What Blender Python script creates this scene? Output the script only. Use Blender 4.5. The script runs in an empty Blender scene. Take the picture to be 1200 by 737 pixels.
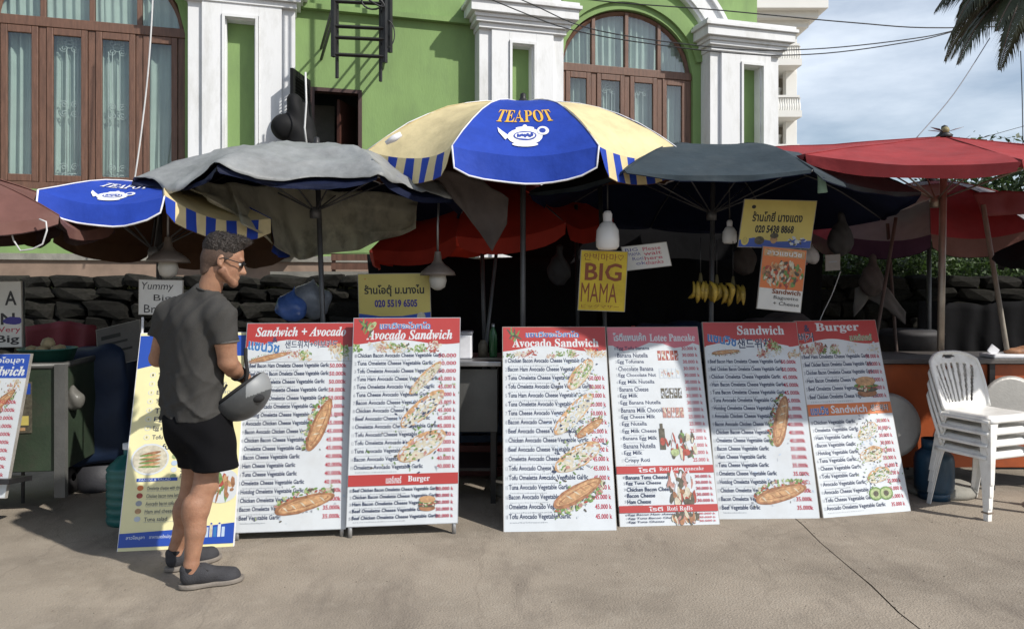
import bpy, bmesh, math, random
import numpy as np
from mathutils import Vector, Matrix, noise
random.seed(7)
sc = bpy.context.scene
C = sc.collection
PI = math.pi
R = math.radians
# ------------------------------------------------------------------ camera, sky, sun, exposure
F, CX, HY, EYE = 880.0, 600.0, 335.0, 1.5
cd = bpy.data.cameras.new('camera'); cam = bpy.data.objects.new('camera', cd); C.objects.link(cam)
cam.location = (0, 0, EYE); cam.rotation_euler = (PI/2, 0, 0)
cd.sensor_width = 36; cd.lens = 36*F/1200; cd.shift_y = -(737/2-HY)/1200
cd.clip_start = .05; cd.clip_end = 3000
sc.camera = cam
SUN_EL, SUN_AZ = 41, 57          # azimuth: degrees from the viewer's back towards the right
sdir = Vector((math.sin(R(SUN_AZ))*math.cos(R(SUN_EL)), -math.cos(R(SUN_AZ))*math.cos(R(SUN_EL)), math.sin(R(SUN_EL))))
w = bpy.data.worlds.new('World'); sc.world = w; w.use_nodes = True
nt = w.node_tree; nt.nodes.clear()
def N(t, nt_, **k):
    n = nt_.nodes.new(t)
    for a, b in k.items(): setattr(n, a, b)
    return n
sky = N('ShaderNodeTexSky', nt, sky_type='NISHITA', sun_disc=False)
sky.sun_elevation = R(SUN_EL); sky.sun_rotation = math.atan2(sdir.x, sdir.y); sky.air_density = 1.0; sky.dust_density = .9; sky.ozone_density = 1.0
tc = N('ShaderNodeTexCoord', nt); mp = N('ShaderNodeMapping', nt); mp.inputs['Scale'].default_value = (1.0, 1.0, 3.4); mp.inputs['Location'].default_value = (.35, .1, .42)
nz = N('ShaderNodeTexNoise', nt); nz.inputs['Scale'].default_value = 2.6; nz.inputs['Detail'].default_value = 7; nz.inputs['Roughness'].default_value = .55
rp = N('ShaderNodeValToRGB', nt); rp.color_ramp.elements[0].position = .46; rp.color_ramp.elements[1].position = .74
rp.color_ramp.elements[0].color = (.16, .16, .16, 1); rp.color_ramp.elements[1].color = (.75, .75, .75, 1)
mx = N('ShaderNodeMix', nt, data_type='RGBA'); bg = N('ShaderNodeBackground', nt); ow = N('ShaderNodeOutputWorld', nt)
mx.inputs['B'].default_value = (9.5, 10.3, 11.3, 1)
L = nt.links.new
L(tc.outputs['Generated'], mp.inputs[0]); L(mp.outputs[0], nz.inputs['Vector']); L(nz.outputs['Fac'], rp.inputs[0])
L(rp.outputs[0], mx.inputs['Factor']); L(sky.outputs[0], mx.inputs['A']); L(mx.outputs['Result'], bg.inputs[0]); L(bg.outputs[0], ow.inputs[0])
bg.inputs[1].default_value = .12
sl = bpy.data.lights.new('sun', 'SUN'); so = bpy.data.objects.new('sun', sl); C.objects.link(so)
sl.energy = 4.9; sl.angle = R(1.0); sl.color = (1, .955, .885)
so.rotation_euler = sdir.to_track_quat('Z', 'Y').to_euler(); so.location = (4, -4, 8)
sc.view_settings.view_transform = 'Standard'; sc.view_settings.look = 'None'; sc.view_settings.gamma = 1; sc.view_settings.exposure = -.08
sc.cycles.max_bounces = 6; sc.cycles.transparent_max_bounces = 12

# ------------------------------------------------------------------ helpers
def P(px, py, Y): return Vector(((px-CX)/F*Y, Y, EYE+(HY-py)/F*Y))      # a sight line met at distance Y
def G(px, py, z=0):                                                     # where a sight line meets height z
    Y = (EYE-z)*F/(py-HY); return Vector(((px-CX)/F*Y, Y, z))
def sr(r, g, b):                                                        # sRGB 0-255 -> linear
    return tuple(((c/255)/12.92 if c <= 10 else (((c/255)+.055)/1.055)**2.4) for c in (r, g, b))
MATS = {}
def mat(name, col, rough=.6, var=.18, scale=6, bump=.15, bscale=60, metal=0, trans=0, coat=0, dirt=None, dscale=2, damt=.5, spec=.5, stretch=None, rnd=0):
    if name in MATS: return MATS[name]
    m = bpy.data.materials.new(name); m.use_nodes = True; t = m.node_tree; l = t.links.new
    b = t.nodes['Principled BSDF']; out = t.nodes['Material Output']
    b.inputs['Roughness'].default_value = rough; b.inputs['Metallic'].default_value = metal
    b.inputs['Specular IOR Level'].default_value = spec
    if coat: b.inputs['Coat Weight'].default_value = coat; b.inputs['Coat Roughness'].default_value = .15
    co = N('ShaderNodeTexCoord', t); src = co.outputs['Object']
    if stretch:
        mpp = N('ShaderNodeMapping', t); mpp.inputs['Scale'].default_value = stretch; l(src, mpp.inputs[0]); src = mpp.outputs[0]
    if rnd:
        oi = N('ShaderNodeObjectInfo', t)
    n1 = N('ShaderNodeTexNoise', t); n1.inputs['Scale'].default_value = scale; n1.inputs['Detail'].default_value = 6; n1.inputs['Roughness'].default_value = .62
    l(src, n1.inputs['Vector'])
    mr = N('ShaderNodeMapRange', t); mr.inputs['From Min'].default_value = .3; mr.inputs['From Max'].default_value = .7
    mr.inputs['To Min'].default_value = 1-var; mr.inputs['To Max'].default_value = 1+var*.6
    l(n1.outputs['Fac'], mr.inputs['Value'])
    vm = N('ShaderNodeVectorMath', t, operation='SCALE'); vm.inputs[0].default_value = col[:3]; l(mr.outputs[0], vm.inputs['Scale'])
    cur = vm.outputs[0]
    if dirt:
        n2 = N('ShaderNodeTexNoise', t); n2.inputs['Scale'].default_value = dscale; n2.inputs['Detail'].default_value = 8; n2.inputs['Roughness'].default_value = .7
        l(src, n2.inputs['Vector'])
        m2 = N('ShaderNodeMapRange', t); m2.inputs['From Min'].default_value = .48; m2.inputs['From Max'].default_value = .7; m2.inputs['To Max'].default_value = damt
        l(n2.outputs['Fac'], m2.inputs['Value'])
        mi = N('ShaderNodeMix', t, data_type='RGBA'); mi.inputs['B'].default_value = (*dirt[:3], 1); l(m2.outputs[0], mi.inputs['Factor']); l(cur, mi.inputs['A']); cur = mi.outputs['Result']
    if rnd:
        m3 = N('ShaderNodeMapRange', t); m3.inputs['To Min'].default_value = 1-rnd; m3.inputs['To Max'].default_value = 1+rnd; l(oi.outputs['Random'], m3.inputs['Value'])
        v3 = N('ShaderNodeVectorMath', t, operation='SCALE'); l(cur, v3.inputs[0]); l(m3.outputs[0], v3.inputs['Scale']); cur = v3.outputs[0]
    l(cur, b.inputs['Base Color'])
    if bump:
        nb = N('ShaderNodeTexNoise', t); nb.inputs['Scale'].default_value = bscale; nb.inputs['Detail'].default_value = 4; l(src, nb.inputs['Vector'])
        bp = N('ShaderNodeBump', t); bp.inputs['Strength'].default_value = bump; bp.inputs['Distance'].default_value = .01
        l(nb.outputs['Fac'], bp.inputs['Height']); l(bp.outputs[0], b.inputs['Normal'])
    if trans:
        tr = N('ShaderNodeBsdfTranslucent', t); ms = N('ShaderNodeMixShader', t); ms.inputs[0].default_value = trans
        l(cur, tr.inputs[0]); l(b.outputs[0], ms.inputs[1]); l(tr.outputs[0], ms.inputs[2]); l(ms.outputs[0], out.inputs[0])
    MATS[name] = m; return m
def flat(name, col, rough=.5):                                          # printed ink
    return mat(name, col, rough=rough, var=.08, scale=3, bump=0)
def glass(name, tint=(.75, .85, .82), gl=.14):
    m = bpy.data.materials.new(name); m.use_nodes = True; t = m.node_tree; t.nodes.clear(); l = t.links.new
    o = N('ShaderNodeOutputMaterial', t); tr = N('ShaderNodeBsdfTransparent', t); tr.inputs[0].default_value = (*tint, 1)
    g = N('ShaderNodeBsdfGlossy', t); g.inputs['Roughness'].default_value = .02; lw = N('ShaderNodeLayerWeight', t); lw.inputs[0].default_value = .2
    ad = N('ShaderNodeMath', t, operation='ADD'); ad.inputs[1].default_value = gl; ms = N('ShaderNodeMixShader', t)
    l(lw.outputs['Facing'], ad.inputs[0]); l(ad.outputs[0], ms.inputs[0]); l(tr.outputs[0], ms.inputs[1]); l(g.outputs[0], ms.inputs[2]); l(ms.outputs[0], o.inputs[0])
    return m

class MB:
    def __init__(s): s.v = []; s.f = []; s.m = []; s.mats = []; s.smooth = []
    def mi(s, m):
        if m is None: return 0
        if m not in s.mats: s.mats.append(m)
        return s.mats.index(m)
    def add(s, vs, fs, m=None, smooth=False):
        o = len(s.v); s.v += [tuple(v) for v in vs]; i = s.mi(m)
        for f in fs: s.f.append([o+k for k in f]); s.m.append(i); s.smooth.append(smooth)
    def box(s, c, d, m=None, rot=None, M=None):
        hx, hy, hz = d[0]/2, d[1]/2, d[2]/2
        vs = [Vector((x*hx, y*hy, z*hz)) for x in (-1, 1) for y in (-1, 1) for z in (-1, 1)]
        if rot is not None: vs = [rot @ v for v in vs]
        vs = [v+Vector(c) for v in vs]
        if M is not None: vs = [M @ v for v in vs]
        s.add(vs, [(0,1,3,2),(4,6,7,5),(0,4,5,1),(2,3,7,6),(0,2,6,4),(1,5,7,3)], m)
        return s
    def bbox(s, x0, x1, y0, y1, z0, z1, m=None): return s.box(((x0+x1)/2, (y0+y1)/2, (z0+z1)/2), (abs(x1-x0), abs(y1-y0), abs(z1-z0)), m)
    def tube(s, pts, r, n=8, m=None, cap=True, closed=False):
        pts = [Vector(p) for p in pts]; k = len(pts); rs = r if isinstance(r, (list, tuple)) else [r]*k
        vs = []; fs = []; up = None
        for i, p in enumerate(pts):
            if closed: t = pts[(i+1) % k]-pts[i-1]
            else: t = pts[min(i+1, k-1)]-pts[max(i-1, 0)]
            t = t.normalized() if t.length > 1e-9 else Vector((0, 0, 1))
            if up is None: up = Vector((0, 0, 1)) if abs(t.z) < .9 else Vector((0, 1, 0))
            a = t.cross(up); a = a.normalized() if a.length > 1e-6 else t.orthogonal().normalized()
            b = a.cross(t).normalized(); up = b
            for j in range(n):
                th = 2*PI*j/n; vs.append(p+(a*math.cos(th)+b*math.sin(th))*rs[i])
        for i in range(k if closed else k-1):
            i2 = (i+1) % k
            for j in range(n): fs.append((i*n+j, i*n+(j+1) % n, i2*n+(j+1) % n, i2*n+j))
        if cap and not closed: fs.append(tuple(range(n-1, -1, -1))); fs.append(tuple((k-1)*n+j for j in range(n)))
        s.add(vs, fs, m, n > 4); return s
    def lathe(s, prof, n=20, m=None, c=(0, 0, 0), M=None, smooth=True):
        vs = []; fs = []
        for (r, z) in prof:
            for j in range(n): vs.append(Vector((r*math.cos(2*PI*j/n), r*math.sin(2*PI*j/n), z)))
        if M is not None: vs = [M @ v for v in vs]
        vs = [v+Vector(c) for v in vs]
        for i in range(len(prof)-1):
            for j in range(n): fs.append((i*n+j, i*n+(j+1) % n, (i+1)*n+(j+1) % n, (i+1)*n+j))
        s.add(vs, fs, m, smooth); return s
    def grid(s, fn, nu, nv, m=None, smooth=True, mf=None):
        vs = [fn(i/nu, j/nv) for j in range(nv+1) for i in range(nu+1)]
        if mf is None:
            s.add(vs, [(j*(nu+1)+i, j*(nu+1)+i+1, (j+1)*(nu+1)+i+1, (j+1)*(nu+1)+i) for j in range(nv) for i in range(nu)], m, smooth)
        else:
            o = len(s.v); s.v += [tuple(v) for v in vs]
            for j in range(nv):
                for i in range(nu):
                    s.f.append([o+j*(nu+1)+i, o+j*(nu+1)+i+1, o+(j+1)*(nu+1)+i+1, o+(j+1)*(nu+1)+i]); s.m.append(s.mi(mf((i+.5)/nu, (j+.5)/nv))); s.smooth.append(smooth)
        return s
    def mesh(s, name, m=None):
        me = bpy.data.meshes.new(name); me.from_pydata(s.v, [], s.f)
        ms = list(s.mats)
        if m is not None:
            if not ms: ms = [m]
        for x in ms: me.materials.append(x)
        me.polygons.foreach_set('material_index', s.m); me.polygons.foreach_set('use_smooth', s.smooth)
        me.update(); return me
    def build(s, name, m=None, parent=None, **k): return link(name, s.mesh(name, m), parent, **k)
def link(name, me, parent=None, solid=0, bevel=0, loc=None, sub=0):
    o = bpy.data.objects.new(name, me); C.objects.link(o)
    if parent is not None: o.parent = parent
    if loc is not None: o.location = loc
    if solid: md = o.modifiers.new('t', 'SOLIDIFY'); md.thickness = solid; md.offset = 0
    if bevel: md = o.modifiers.new('b', 'BEVEL'); md.width = bevel; md.segments = 2; md.limit_method = 'ANGLE'
    if sub: md = o.modifiers.new('s', 'SUBSURF'); md.levels = sub; md.render_levels = sub
    return o
def tag(o, label=None, cat=None, group=None, kind=None):
    for k, v in (('label', label), ('category', cat), ('group', group), ('kind', kind)):
        if v: o[k] = v
    return o
def thing(name, label, cat, loc=(0, 0, 0), rz=0, group=None):
    o = bpy.data.objects.new(name, None); C.objects.link(o); o.location = loc; o.rotation_euler = (0, 0, rz); o.empty_display_size = .1
    return tag(o, label, cat, group)
def copytree(o, parent=None):
    c = o.copy(); C.objects.link(c); c.parent = parent
    for ch in list(o.children): copytree(ch, c)
    return c
def nz3(p, s=1.0): return noise.noise(Vector(p)*s)

# ---- text as flat meshes (cached), returned as (verts2d 0..1 box, faces, aspect)
TX = {}
def bolditalic(t):
    o = ''
    for ch in t:
        if 'A' <= ch <= 'Z': o += chr(0x1D468+ord(ch)-65)
        elif 'a' <= ch <= 'z': o += chr(0x1D482+ord(ch)-97)
        else: o += ch
    return o
def bolds(t):
    o = ''
    for ch in t:
        if 'A' <= ch <= 'Z': o += chr(0x1D400+ord(ch)-65)
        elif 'a' <= ch <= 'z': o += chr(0x1D41A+ord(ch)-97)
        else: o += ch
    return o
def text(body, off=0, shear=0, res=2):
    k = (body, off, shear)
    if k in TX: return TX[k]
    cu = bpy.data.curves.new('tmp', 'FONT'); cu.body = body; cu.size = 1; cu.offset = off; cu.shear = shear; cu.resolution_u = res; cu.dimensions = '2D'; cu.fill_mode = 'FRONT'
    ob = bpy.data.objects.new('tmp', cu); C.objects.link(ob)
    me = ob.to_mesh()
    vs = [(v.co.x, v.co.y) for v in me.vertices]; fs = [tuple(p.vertices) for p in me.polygons]
    ob.to_mesh_clear(); bpy.data.objects.remove(ob); bpy.data.curves.remove(cu)
    if not vs: TX[k] = ([], [], 1); return TX[k]
    x0 = min(v[0] for v in vs); x1 = max(v[0] for v in vs); y0 = min(v[1] for v in vs); y1 = max(v[1] for v in vs)
    TX[k] = ([((v[0]-x0)/(x1-x0), (v[1]-y0)/(y1-y0)) for v in vs], fs, (x1-x0)/(y1-y0)); return TX[k]

class Sheet:
    """flat print: 2-D shapes laid on a surface fn(u,v,lift)->point; every shape sits a hair above the last"""
    def __init__(s, fn, step=1.5e-5, base=.0006): s.fn = fn; s.z = base; s.st = step; s.parts = []; s.new('printed_field')
    def new(s, nm): s.mb = MB(); s.parts.append((nm, s.mb)); s.cur = nm
    def need(s, nm):
        if s.cur != nm: 
            for a, b in s.parts:
                if a == nm: s.mb = b; s.cur = nm; return
            s.new(nm)
    def out(s, parent):
        for nm, b in s.parts:
            if b.v: b.build(nm, None, parent)
    def poly(s, pts, m):
        s.z += s.st; s.mb.add([s.fn(x, y, s.z) for x, y in pts], [tuple(range(len(pts)))], m)
    def rect(s, x0, y0, x1, y1, m): s.poly([(x0, y0), (x1, y0), (x1, y1), (x0, y1)], m)
    def txt(s, body, x0, y0, x1, y1, m, off=0, shear=0, rot=0, keep=True):
        s.need('printed_text'); v, f, a = text(body, off, shear); s.z += s.st
        wx, hy = x1-x0, y1-y0
        c, sn = math.cos(rot), math.sin(rot); mx_, my_ = (x0+x1)/2, (y0+y1)/2
        o = []
        for a_, b_ in v:
            X, Y = (a_-.5)*wx, (b_-.5)*hy
            o.append(s.fn(mx_+X*c-Y*sn, my_+X*sn+Y*c, s.z))
        s.mb.add(o, f, m)
    def ell(s, cx, cy, a, b, m, rot=0, n=14, jit=0):
        pts = []
        for i in range(n):
            t = 2*PI*i/n; r = 1+random.uniform(-jit, jit); X, Y = a*r*math.cos(t), b*r*math.sin(t)
            pts.append((cx+X*math.cos(rot)-Y*math.sin(rot), cy+X*math.sin(rot)+Y*math.cos(rot)))
        s.poly(pts, m)
    def blobs(s, cx, cy, a, b, ms, n, r, rot=0):
        for _ in range(n):
            t = random.uniform(0, 2*PI); q = math.sqrt(random.random()); X, Y = a*q*math.cos(t), b*q*math.sin(t)
            s.ell(cx+X*math.cos(rot)-Y*math.sin(rot), cy+X*math.sin(rot)+Y*math.cos(rot), r*random.uniform(.5, 1.2), r*random.uniform(.25, .7), random.choice(ms), random.uniform(0, PI), 7, .25)

# ---- signed-distance modelling: smooth union of tapered capsules/ellipsoids -> one continuous surface
def cap(a, b, r1, r2=None, sq=None, clip=None): return ('c', np.array(a, float), np.array(b, float), r1, r1 if r2 is None else r2, sq, clip)
def ell(c, r, Rm=None): return ('e', np.array(c, float), np.array(r, float), np.eye(3) if Rm is None else np.array(Rm, float), None, None, None)
def sdf(prims, vox, k=.02, cut=None, disp=None, cuts=None):
    lo = []; hi = []
    for p in prims:
        if p[0] == 'c': rr = max(p[3], p[4]); lo.append(np.minimum(p[1], p[2])-rr); hi.append(np.maximum(p[1], p[2])+rr)
        else: rr = max(p[2]); lo.append(p[1]-rr); hi.append(p[1]+rr)
    lo = np.min(lo, 0)-4*vox-k*.5; hi = np.max(hi, 0)+4*vox+k*.5
    n = np.ceil((hi-lo)/vox).astype(int)+1
    ax = [lo[i]+vox*np.arange(n[i]) for i in range(3)]
    D = np.full(n, 1.0, dtype=np.float32)
    def region(l, h, fn, mode, kk):
        i0 = np.maximum(((l-lo)/vox).astype(int)-1, 0); i1 = np.minimum(((h-lo)/vox).astype(int)+3, n)
        if (i1 <= i0).any(): return
        X, Y, Z = np.meshgrid(ax[0][i0[0]:i1[0]], ax[1][i0[1]:i1[1]], ax[2][i0[2]:i1[2]], indexing='ij')
        d = fn(X, Y, Z); sl_ = (slice(i0[0], i1[0]), slice(i0[1], i1[1]), slice(i0[2], i1[2])); A = D[sl_]
        if mode == 'add':
            h_ = np.clip(.5+.5*(A-d)/kk, 0, 1); D[sl_] = A*(1-h_)+d*h_-kk*h_*(1-h_)
        else: D[sl_] = np.maximum(A, -d)
    def fnof(p):
        if p[0] == 'c':
            def f(X, Y, Z):
                a, b = p[1], p[2]; ba = b-a; L2 = max((ba**2).sum(), 1e-9)
                t = np.clip(((X-a[0])*ba[0]+(Y-a[1])*ba[1]+(Z-a[2])*ba[2])/L2, 0, 1)
                d = np.sqrt((X-a[0]-ba[0]*t)**2+(Y-a[1]-ba[1]*t)**2+(Z-a[2]-ba[2]*t)**2)-(p[3]+(p[4]-p[3])*t)
                if p[6] is not None: q, nn = p[6]; d = np.maximum(d, (X-q[0])*nn[0]+(Y-q[1])*nn[1]+(Z-q[2])*nn[2])
                return d
        else:
            def f(X, Y, Z):
                c, r, Rm = p[1], p[2], p[3]; x, y, z = X-c[0], Y-c[1], Z-c[2]
                u = (Rm[0,0]*x+Rm[1,0]*y+Rm[2,0]*z); v = (Rm[0,1]*x+Rm[1,1]*y+Rm[2,1]*z); q = (Rm[0,2]*x+Rm[1,2]*y+Rm[2,2]*z)
                k0 = np.sqrt((u/r[0])**2+(v/r[1])**2+(q/r[2])**2); k1 = np.sqrt((u/r[0]**2)**2+(v/r[1]**2)**2+(q/r[2]**2)**2)+1e-6
                return k0*(k0-1)/k1
        return f
    def bb(p, e):
        if p[0] == 'c': rr = max(p[3], p[4])+e; return np.minimum(p[1], p[2])-rr, np.maximum(p[1], p[2])+rr
        rr = max(p[2])+e; return p[1]-rr, p[1]+rr
    for p in prims: region(*bb(p, k+2*vox), fnof(p), 'add', k)
    for p in (cuts or []): region(*bb(p, 2*vox), fnof(p), 'cut', k)
    if cut or disp:
        X, Y, Z = np.meshgrid(*ax, indexing='ij')
        if disp: D += disp(X, Y, Z).astype(np.float32)
        for q, nn in (cut or []): D = np.maximum(D, (X-q[0])*nn[0]+(Y-q[1])*nn[1]+(Z-q[2])*nn[2])
    # naive surface nets
    S = D < 0; cells = np.zeros(np.array(n)-1, bool); c8 = []
    for dx in (0, 1):
        for dy in (0, 1):
            for dz in (0, 1): c8.append(S[dx:n[0]-1+dx, dy:n[1]-1+dy, dz:n[2]-1+dz])
    allin = np.logical_and.reduce(c8); anyin = np.logical_or.reduce(c8); cells = anyin & ~allin
    idx = np.full(cells.shape, -1, int); ii = np.argwhere(cells); idx[cells] = np.arange(len(ii))
    acc = np.zeros((len(ii), 3)); cnt = np.zeros(len(ii))
    corners = [(x, y, z) for x in (0, 1) for y in (0, 1) for z in (0, 1)]
    for a in corners:
        for axx in range(3):
            if a[axx]: continue
            b = list(a); b[axx] = 1
            va = D[ii[:,0]+a[0], ii[:,1]+a[1], ii[:,2]+a[2]]; vb = D[ii[:,0]+b[0], ii[:,1]+b[1], ii[:,2]+b[2]]
            mk = (va < 0) != (vb < 0); t = np.where(mk, va/(va-vb+1e-12), 0)
            pt = np.array(a, float)[None, :]+np.zeros((len(ii), 3)); pt[:, axx] += t
            acc += pt*mk[:, None]; cnt += mk
    V = (ii+acc/cnt[:, None])*vox+lo
    faces = []
    for axx in range(3):
        o = [1, 1, 1]; o[axx] = 0
        b0 = [slice(o[0], n[0]-1), slice(o[1], n[1]-1), slice(o[2], n[2]-1)]
        b1 = list(b0); b1[axx] = slice(b0[axx].start+1, b0[axx].stop+1)
        A = S[tuple(b0)]; B = S[tuple(b1)]
        q = np.argwhere(A != B); fl = A[tuple(q.T)]; q = q+np.array(o)
        u, v = [(1, 2), (2, 0), (0, 1)][axx]
        eu = np.zeros(3, int); eu[u] = 1; ev = np.zeros(3, int); ev[v] = 1
        a_, b_, c_, d_ = q, q-eu, q-eu-ev, q-ev
        quad = np.stack([idx[tuple(a_.T)], idx[tuple(b_.T)], idx[tuple(c_.T)], idx[tuple(d_.T)]], 1)
        quad[~fl] = quad[~fl][:, ::-1]; faces.append(quad)
    Fq = np.concatenate(faces); Fq = Fq[(Fq >= 0).all(1)]
    return V, Fq
def smoothmesh(V, Fq, it=2):
    for _ in range(it):
        acc = np.zeros_like(V); c = np.zeros(len(V))
        for a, b in ((0, 1), (1, 2), (2, 3), (3, 0)):
            np.add.at(acc, Fq[:, a], V[Fq[:, b]]); np.add.at(acc, Fq[:, b], V[Fq[:, a]]); np.add.at(c, Fq[:, a], 1); np.add.at(c, Fq[:, b], 1)
        V = V*.5+.5*acc/np.maximum(c, 1)[:, None]
    return V
def sdfobj(name, prims, vox, m, parent=None, k=.02, it=2, matf=None, mats=None, **kw):
    V, Fq = sdf(prims, vox, k, **kw); V = smoothmesh(V, Fq, it)
    me = bpy.data.meshes.new(name); me.from_pydata(V.tolist(), [], Fq.tolist())
    for x in (mats or [m]): me.materials.append(x)
    if matf is not None:
        cen = V[Fq].mean(1); me.polygons.foreach_set('material_index', matf(cen).astype(int))
    me.polygons.foreach_set('use_smooth', [True]*len(Fq)); me.update()
    return link(name, me, parent)
# ------------------------------------------------------------------ palette
def groundmat():
    m = mat('worn concrete', (.315, .268, .212), rough=.88, var=.24, scale=.9, bump=.7, bscale=90, dirt=(.19, .16, .125), dscale=.8, damt=1.0)
    t = m.node_tree; l = t.links.new; b = t.nodes['Principled BSDF']; cur = b.inputs['Base Color'].links[0].from_socket
    co = N('ShaderNodeTexCoord', t)
    def layer(cur, sc_, lo, hi, amt, col, det=4, st=None):
        n = N('ShaderNodeTexNoise', t); n.inputs['Scale'].default_value = sc_; n.inputs['Detail'].default_value = det; n.inputs['Roughness'].default_value = .65
        if st:
            mp_ = N('ShaderNodeMapping', t); mp_.inputs['Scale'].default_value = st; mp_.inputs['Rotation'].default_value = (0, 0, .5); l(co.outputs['Object'], mp_.inputs[0]); l(mp_.outputs[0], n.inputs['Vector'])
        else: l(co.outputs['Object'], n.inputs['Vector'])
        r = N('ShaderNodeMapRange', t); r.inputs['From Min'].default_value = lo; r.inputs['From Max'].default_value = hi; r.inputs['To Max'].default_value = amt; l(n.outputs['Fac'], r.inputs['Value'])
        x = N('ShaderNodeMix', t, data_type='RGBA'); x.inputs['B'].default_value = (*col, 1); l(r.outputs[0], x.inputs['Factor']); l(cur, x.inputs['A']); return x.outputs['Result']
    cur = layer(cur, 55, .60, .72, .55, (.16, .13, .10)); cur = layer(cur, 48, .62, .74, .5, (.42, .38, .32)); cur = layer(cur, 6, .52, .72, .45, (.37, .325, .265), 8); cur = layer(cur, 2.2, .54, .66, .75, (.18, .15, .12), 9, (1, .35, 1)); cur = layer(cur, 160, .55, .75, .5, (.22, .19, .15))
    v = N('ShaderNodeTexVoronoi', t, feature='DISTANCE_TO_EDGE'); v.inputs['Scale'].default_value = .55
    nn = N('ShaderNodeTexNoise', t); nn.inputs['Scale'].default_value = 3; nn.inputs['Detail'].default_value = 6; l(co.outputs['Object'], nn.inputs['Vector'])
    ad = N('ShaderNodeMix', t, data_type='RGBA', blend_type='ADD'); ad.inputs['Factor'].default_value = .35; l(co.outputs['Object'], ad.inputs['A']); l(nn.outputs['Color'], ad.inputs['B']); l(ad.outputs['Result'], v.inputs['Vector'])
    r = N('ShaderNodeMapRange', t); r.inputs['From Min'].default_value = .001; r.inputs['From Max'].default_value = .006; r.inputs['To Min'].default_value = .22; r.inputs['To Max'].default_value = 0; l(v.outputs['Distance'], r.inputs['Value'])
    x = N('ShaderNodeMix', t, data_type='RGBA'); x.inputs['B'].default_value = (.13, .105, .08, 1); l(r.outputs[0], x.inputs['Factor']); l(cur, x.inputs['A']); l(x.outputs['Result'], b.inputs['Base Color']); return m
m_ground = groundmat()
m_gravel = mat('dark joint grit', (.07, .06, .05), rough=.95, var=.4, scale=40)
m_green = mat('green stucco', (.200, .312, .112), rough=.85, var=.16, scale=1.6, bump=.25, bscale=40, dirt=(.14, .21, .09), dscale=2.4, damt=.6, stretch=(1, 1, .35))
m_white = mat('white stucco', (.72, .73, .74), rough=.7, var=.1, scale=1.5, bump=.15, bscale=30, dirt=(.40, .40, .37), dscale=3.0, damt=.6, stretch=(1, 1, .3))
m_wood = mat('brown wood', (.14, .070, .045), rough=.5, var=.35, scale=5, bump=.3, bscale=30, stretch=(6, 6, .8))
m_curt = mat('pale green curtain', (.70, .78, .72), rough=.9, var=.1, scale=3, trans=.25)
m_dark = mat('dark interior', (.018, .017, .017), rough=.9)
m_glass = glass('window glass', (.78, .86, .84), .10)
m_iron = mat('painted iron', (.55, .58, .56), rough=.5)
m_blackmetal = mat('blackened steel', (.028, .027, .028), rough=.45, metal=.3, var=.4, bump=.1)
m_steel = mat('dull steel', (.30, .30, .31), rough=.4, metal=.8, var=.25, bump=.1)
m_pole = mat('grey painted pole', (.12, .12, .125), rough=.45, metal=.4, var=.3)
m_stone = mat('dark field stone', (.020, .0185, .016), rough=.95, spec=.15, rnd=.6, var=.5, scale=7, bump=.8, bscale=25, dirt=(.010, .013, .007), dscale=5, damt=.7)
m_plinth = mat('tan tiled plinth', (.24, .17, .125), rough=.7, var=.25, scale=4, bump=.2)
m_conc = mat('grey coping', (.24, .23, .2), rough=.85, var=.3, scale=5, bump=.3)
m_leaf = mat('leaf green', (.07, .125, .028), rough=.55, var=.5, scale=3, bump=0, trans=.3)
m_leafd = mat('dark leaf green', (.035, .06, .02), rough=.55, var=.4, scale=3, bump=0, trans=.2)
m_palm = mat('palm leaf', (.05, .06, .028), rough=.5, var=.4, scale=3, bump=0, trans=.15)
m_bark = mat('bark', (.12, .09, .07), rough=.9, var=.4, scale=10, bump=.6)
m_wire = mat('black cable', (.02, .02, .022), rough=.5)
m_wirew = mat('white cable', (.6, .6, .6), rough=.5)
# ------------------------------------------------------------------ ground
def slabmesh(poly, z):
    b = MB(); b.add([(x, y, z) for x, y in poly], [tuple(range(len(poly)))]); return b
J0 = G(930, 606); J1 = G(1083, 742)
jd = (J1-J0).normalized(); jA = J0-jd*3.0; jB = J1+jd*8
jp = []
for i in range(41):
    p = jA.lerp(jB, i/40); s = nz3((p.x, p.y, 0), 3)*.03; jp.append((p.x+s, p.y))
base = MB(); base.add([(-1500, -1500, -.03), (1500, -1500, -.03), (1500, 1500, -.03), (-1500, 1500, -.03)], [(0, 1, 2, 3)])
gr = base.build('ground', m_gravel); tag(gr, kind='structure')
def strip(side, wid):
    def fn(u, v):
        i = v*40; a = jp[int(min(i, 40))]; x = a[0]+side*(.003+max(0, nz3((a[0]*5, a[1]*9, side), 2))*.012)
        X = x+side*(u**2.2)*wid; Y = a[1]+(0 if True else 0)
        return (X, Y, 0)
    return fn
for side in (-1, 1):
    b = MB(); b.grid(strip(side, 40), 30, 40, None, False); b.build('paving_slab', m_ground, gr)
# far ground beyond the joint's ends
b = MB(); y1 = max(p[1] for p in jp); y0 = min(p[1] for p in jp)
b.add([(-300, y1, 0), (300, y1, 0), (300, 300, 0), (-300, 300, 0)], [(0, 1, 2, 3)])
b.add([(-300, -300, 0), (300, -300, 0), (300, y0, 0), (-300, y0, 0)], [(0, 1, 2, 3)])
b.build('far_paving', m_ground, gr)
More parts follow.
